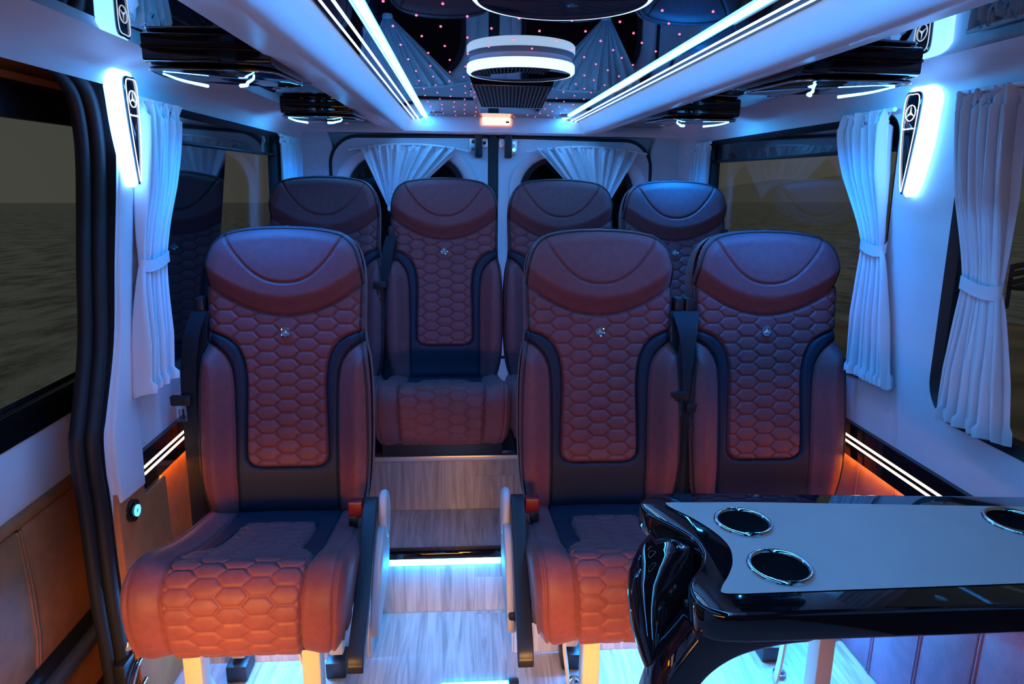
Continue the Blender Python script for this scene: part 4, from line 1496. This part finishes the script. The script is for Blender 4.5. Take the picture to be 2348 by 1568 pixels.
for side in (1, -1):
    L = 'right' if side > 0 else 'left'
    yc = 1.622 if side > 0 else 1.680
    xw = XC+side*half(0.1)
    t = thing('pillar_lamp', 'shield shaped pillar lamp with black star face and white glow, %s pillar' % L, 'lamp', (xw, yc, 0.10), 'pillar lamps')
    body = cr([(-0.052, 0.118), (0.0, 0.128), (0.046, 0.120), (0.049, 0.06), (0.041, -0.03), (0.018, -0.116), (-0.010, -0.118), (-0.042, -0.02), (-0.052, 0.06)], 5, closed=True)
    MB().prism([tuple(p) for p in body], lambda p, q, s_: (-side*s_, p, q), 0.0, 0.022).build('glow_body', 'lamp_white', t, bevel=0.004)
    face = cr([(-0.010, 0.108), (0.02, 0.116), (0.048, 0.110), (0.050, 0.05), (0.040, -0.03), (0.018, -0.118), (0.010, -0.10), (-0.002, -0.02), (-0.010, 0.05)], 5, closed=True)
    MB().prism([tuple(p) for p in face], lambda p, q, s_: (-side*s_, p, q), 0.0225, 0.027).build('face_plate', 'gloss_black', t, bevel=0.001)
    fn = lambda y, z: (-side*0.0282, y, z)
    b = MB()
    rim = [(0.020+(p-0.020)*0.84, 0.0+q*0.95) for p, q in face]
    b.tube([fn(*p) for p in rim], 0.0012, 6, closed=True)
    b.build('face_line', 'line_white', t)
    b = MB()
    emblem_lines(b, 0.020, 0.068, 0.018, fn, 0.0011)
    b.build('star_emblem', 'line_white', t)
    cu = bpy.data.curves.new('lettering', 'FONT')
    cu.body = 'Mercedes-Benz'
    cu.size = 0.0066
    cu.align_x = 'CENTER'
    cu.extrude = 0.0004
    cu.materials.append(MATS['line_white'])
    tmp = bpy.data.objects.new('lettering_curve', cu)
    COL.objects.link(tmp)
    bpy.context.view_layer.update()
    tme = bpy.data.meshes.new_from_object(tmp.evaluated_get(bpy.context.evaluated_depsgraph_get()))
    bpy.data.objects.remove(tmp)
    to = link('lettering', tme, 'line_white')
    to.parent = t
    if side > 0:
        to.matrix_local = Matrix(((0, 0, -1, -0.0285), (-1, 0, 0, 0.020), (0, 1, 0, 0.030), (0, 0, 0, 1)))
    else:
        to.matrix_local = Matrix(((0, 0, 1, 0.0285), (1, 0, 0, 0.020), (0, 1, 0, 0.030), (0, 0, 0, 1)))

# ------------------------------------------------------------------ ceiling fittings
for y, lb in ((1.09, 'large round ceiling lamp with white rim at the top edge of the picture'), (1.83, 'round ceiling lamp with white rim in front of the air vent')):
    t = thing('ring_lamp', lb, 'lamp', (XC-0.012, y, 0.293), 'round ceiling lamps')
    MB().lathe([(0.0, -0.026), (0.05, -0.027), (0.10, -0.031), (0.121, -0.0330), (0.126, -0.0345)], 56).build('underside', 'gloss_black', t, 60)
    MB().lathe([(0.126, -0.0345), (0.132, -0.034), (0.136, -0.030), (0.136, -0.015), (0.134, -0.012)], 56).build('rim_light', 'lamp_ring', t, 60)
    MB().lathe([(0.134, -0.012), (0.131, -0.009), (0.130, 0.0)], 56).build('rim_base', 'white_vinyl', t, 60)
t = thing('air_vent', 'black ribbed air vent hanging from the ceiling before the rear lamp', 'vent', (XC-0.012, 2.20, 0.293))
vs = [(-0.126, -0.075, 0), (0.126, -0.075, 0), (0.126, 0.16, 0), (-0.126, 0.16, 0), (-0.118, -0.085, -0.024), (0.118, -0.085, -0.024), (0.118, 0.15, -0.024), (-0.118, 0.15, -0.024),
      (-0.090, -0.055, -0.083), (0.090, -0.055, -0.083), (0.090, 0.13, -0.083), (-0.090, 0.13, -0.083)]
MB().add(vs, [(0, 3, 2, 1), (0, 1, 5, 4), (1, 2, 6, 5), (2, 3, 7, 6), (3, 0, 4, 7), (4, 5, 9, 8), (5, 6, 10, 9), (6, 7, 11, 10), (7, 4, 8, 11), (8, 9, 10, 11)]).build('hood', 'gloss_black', t)
MB().tube([(-0.117, -0.088, -0.025), (0.117, -0.088, -0.025), (0.090, -0.058, -0.083), (-0.090, -0.058, -0.083)], 0.003, 6, closed=True).build('grille_frame', 'chrome', t)
for k in range(19):
    f_ = -1+2*(k+0.5)/19
    MB().tube([(f_*0.112, -0.088, -0.027), (f_*0.088, -0.061, -0.081)], 0.0023, 5).build('slat', 'grille', t, 60)
t = thing('rear_lamp', 'orange-white glowing lamp on the white panel above the rear doors', 'lamp', (XC+0.004, 3.45, 0.262))
MB().prism(rrect(-0.078, 0.078, -0.012, 0.031, 0.012, 4), lambda p, q, s_: (p, s_, q), -0.012, 0.0).build('frame', 'warm_frame' if 'warm_frame' in MATS else 'beige_plastic', t, bevel=0.003)
MB().prism(rrect(-0.068, 0.068, -0.006, 0.031, 0.008, 4), lambda p, q, s_: (p, s_, q), -0.018, -0.011).build('lens', 'warm_lens', t, bevel=0.003)
MB().box(0.046, 0.062, -0.021, -0.017, 0.004, 0.012).build('switch', 'black_plastic', t)
for x, lb in ((-0.118, 'small chrome spotlight in the ceiling left of the rear lamp'), (0.475, 'small chrome spotlight in the ceiling right of the rear lamp')):
    t = thing('spotlight', lb, 'light', (x, 3.30, 0.293), 'small ceiling spotlights')
    MB().lathe([(0.014, -0.002), (0.020, -0.007), (0.030, -0.004), (0.033, 0.0)], 24).build('bezel', 'chrome', t, 60)
    MB().lathe([(0, -0.006), (0.014, -0.003)], 20).build('lens', 'warm_lens', t, 60)


def pod(side, y0, label, sc=1.0):
    """overhead console: black box with an eye shaped glossy panel and two lit handles"""
    xo, xi = XC+side*0.818, XC+side*0.558
    xm = (xo+xi)/2
    t_ = thing('overhead_console', label, 'console', (xm, y0, 0.258), 'overhead consoles')
    hw = 0.13
    prof = [(0.0, 0.0), (0.0, -0.026), (0.012, -0.031), (0.10, -0.033), (0.30, -0.026), (0.46, -0.010), (0.47, 0.0)]
    MB().prism(prof, lambda p, q, s_: (s_, p, q), -hw, hw).build('housing', 'gloss_black', t_, bevel=0.003)
    MB().box(-hw, hw, -0.003, 0.0, -0.0035, -0.001).build('top_rail', 'black_plastic', t_)
    eye = [(side*0.135*0.98, 0.05), (side*0.10, 0.02), (side*-0.06, 0.015), (side*-0.127, 0.06), (side*-0.127, 0.30), (side*-0.06, 0.44), (side*0.02, 0.36), (side*0.125, 0.19)]
    ev = [tuple(p) for p in cr(eye, 5, closed=True)]
    zf = lambda p, q: -0.035+0.025*max(0, (q-0.12)/0.36)**1.5
    b_ = MB().prism(ev, lambda p, q, s_: (p, q, zf(p, q)+s_), 0.0, -0.008)
    b_.build('eye_panel', 'black_mirror', t_, bevel=0.002)
    loop = [(p, q, zf(p, q)-0.006) for p, q in ev]
    MB().tube(loop, 0.0024, 6, closed=True).build('panel_rim', 'chrome', t_, 60)
    h1 = cr([(side*-0.085, 0.03, -0.048), (side*-0.074, 0.06, -0.052), (side*-0.045, 0.12, -0.052), (side*-0.025, 0.18, -0.050), (side*0.0, 0.22, -0.047)], 6)
    MB().tube(h1, np.linspace(0.0018, 0.0042, len(h1)), 8).build('light_bar', 'pod_light', t_, 60)
    h2 = cr([(side*0.118, 0.07, -0.044), (side*0.108, 0.15, -0.047), (side*0.088, 0.25, -0.046)], 6)
    MB().tube(h2, np.linspace(0.0016, 0.0034, len(h2)), 8).build('light_bar', 'pod_light', t_, 60)
    MB().lathe([(0, -0.003), (0.011, -0.003), (0.014, 0.0)], 14, (side*-0.06, 0.30, -0.041)).build('nozzle', 'chrome', t_, 60)
    # added blue light that boosts what the two bars throw on the headrests
    rl = area('reading_boost', (side*-0.0, 0.19, -0.058), (0.0, 0.36, -0.42), 0.10, 0.06, 2.4, (0.0, 0.20, 1.0), 110)
    rl.parent = t_
    return t_


pod(-1, 1.555, 'glossy black overhead console above the lit left pillar')
pod(-1, 2.655, 'glossy black overhead console above the rear left seat')
pod(1, 1.485, 'glossy black overhead console above the lit right pillar')
pod(1, 2.465, 'glossy black overhead console above the rear right seat')

# ------------------------------------------------------------------ outside: sea, shore, hills, bench
GN = Vector((-0.01221236, 0.03154186, 0.99942782)).normalized()
GX = Vector((1, 0, 0))
GX = (GX-GN*GX.dot(GN)).normalized()
GY = GN.cross(GX)
GM = Matrix(((GX.x, GY.x, GN.x), (GX.y, GY.y, GN.y), (GX.z, GY.z, GN.z))).to_4x4()


def ground_obj(b, name, m, smooth=None):
    o = b.build(name, m, None, smooth)
    o.matrix_world = GM.copy()
    return o


b = MB().add([(-4000, -4000, -2.35), (4000, -4000, -2.35), (4000, 4000, -2.35), (-4000, 4000, -2.35)], [(0, 1, 2, 3)])
struct(ground_obj(b, 'sea', 'sea_water'), 'dark rippled sea outside the windows')
# hills across the bay on the right
ridge = [(600, 0), (760, 16), (900, 38), (1020, 58), (1130, 74), (1250, 88), (1330, 84), (1420, 96), (1540, 110), (1660, 104), (1800, 128), (1980, 150), (2200, 140), (2500, 120), (2900, 0)]
rr_ = cr(ridge, 5)
vs, fs = [], []
for x, h in rr_:
    h = max(h, 0)
    jit = RNG.normal(0, 2.0)
    vs += [(x, 2600-h*0.8, -2.4), (x, 2620, -2.4+h*0.55+jit*0.3*(h > 5)), (x, 2650, -2.4+h), (x, 2900, -2.4)]
for i in range(len(rr_)-1):
    for k in range(3):
        fs.append((i*4+k, i*4+4+k, i*4+5+k, i*4+1+k))
b = MB().add(vs, fs)
o = ground_obj(b, 'hills', 'hill', 60)
struct(o, 'hazy hills across the bay')
# pebble shore on the right
NX, NY = 60, 90
xs, ysh = np.linspace(1.6, 34, NX), np.linspace(-6, 24, NY)
Xg, Yg = np.meshgrid(xs, ysh, indexing='ij')
edge_d = 1.4*((61.5-Xg-4*Yg)/4.12+0.35*np.sin(Xg*0.8)+0.25*np.sin(Xg*2.1+1))
zsh = -2.45+np.clip(edge_d*0.12, -0.2, 0.32)+0.02*np.sin(Xg*5+Yg*3)*np.sin(Yg*6)+0.05*np.sin(Xg*1.7+1)*np.sin(Yg*1.1)
vs = np.stack([Xg, Yg, zsh], -1).reshape(-1, 3)
i, j = np.meshgrid(np.arange(NX-1), np.arange(NY-1), indexing='ij')
q0 = (i*NY+j).ravel()
o = link('shore', new_mesh('shore', vs, np.stack([q0, q0+NY, q0+NY+1, q0+1], 1), smooth=180), 'shore')
o.matrix_world = GM.copy()
struct(o, 'dark pebble shore outside the right windows')
bp_ = GM.inverted() @ Vector((10.9, 12.5, -2.26))
t = thing('bench', 'dark slatted bench on the shore outside the right window', 'bench', (0, 0, 0))
t.matrix_world = GM @ Matrix.Translation(bp_) @ Matrix.Rotation(math.radians(35), 4, 'Z')
for x in (-0.7, 0.7):
    MB().box(x-0.04, x+0.04, -0.03, 0.03, 0.0, 0.82).build('post', 'bench_wood', t, bevel=0.01)
    MB().box(x-0.04, x+0.04, -0.45, -0.39, 0.0, 0.42).build('leg', 'bench_wood', t, bevel=0.01)
    MB().box(x-0.03, x+0.03, -0.45, 0.0, 0.36, 0.42).build('seat_bearer', 'bench_wood', t)
for z in (0.50, 0.66, 0.80):
    MB().box(-0.95, 0.95, -0.06, -0.03, z-0.055, z+0.055).build('slat', 'bench_wood', t, bevel=0.008)
for y in (-0.40, -0.27, -0.14):
    MB().box(-0.95, 0.95, y-0.055, y+0.055, 0.42, 0.45).build('slat', 'bench_wood', t, bevel=0.008)

# lift everything so that the van's floor is at zero height
bpy.context.view_layer.update()
for o in SC.objects:
    if o.parent is None:
        o.location.z += -FLOOR
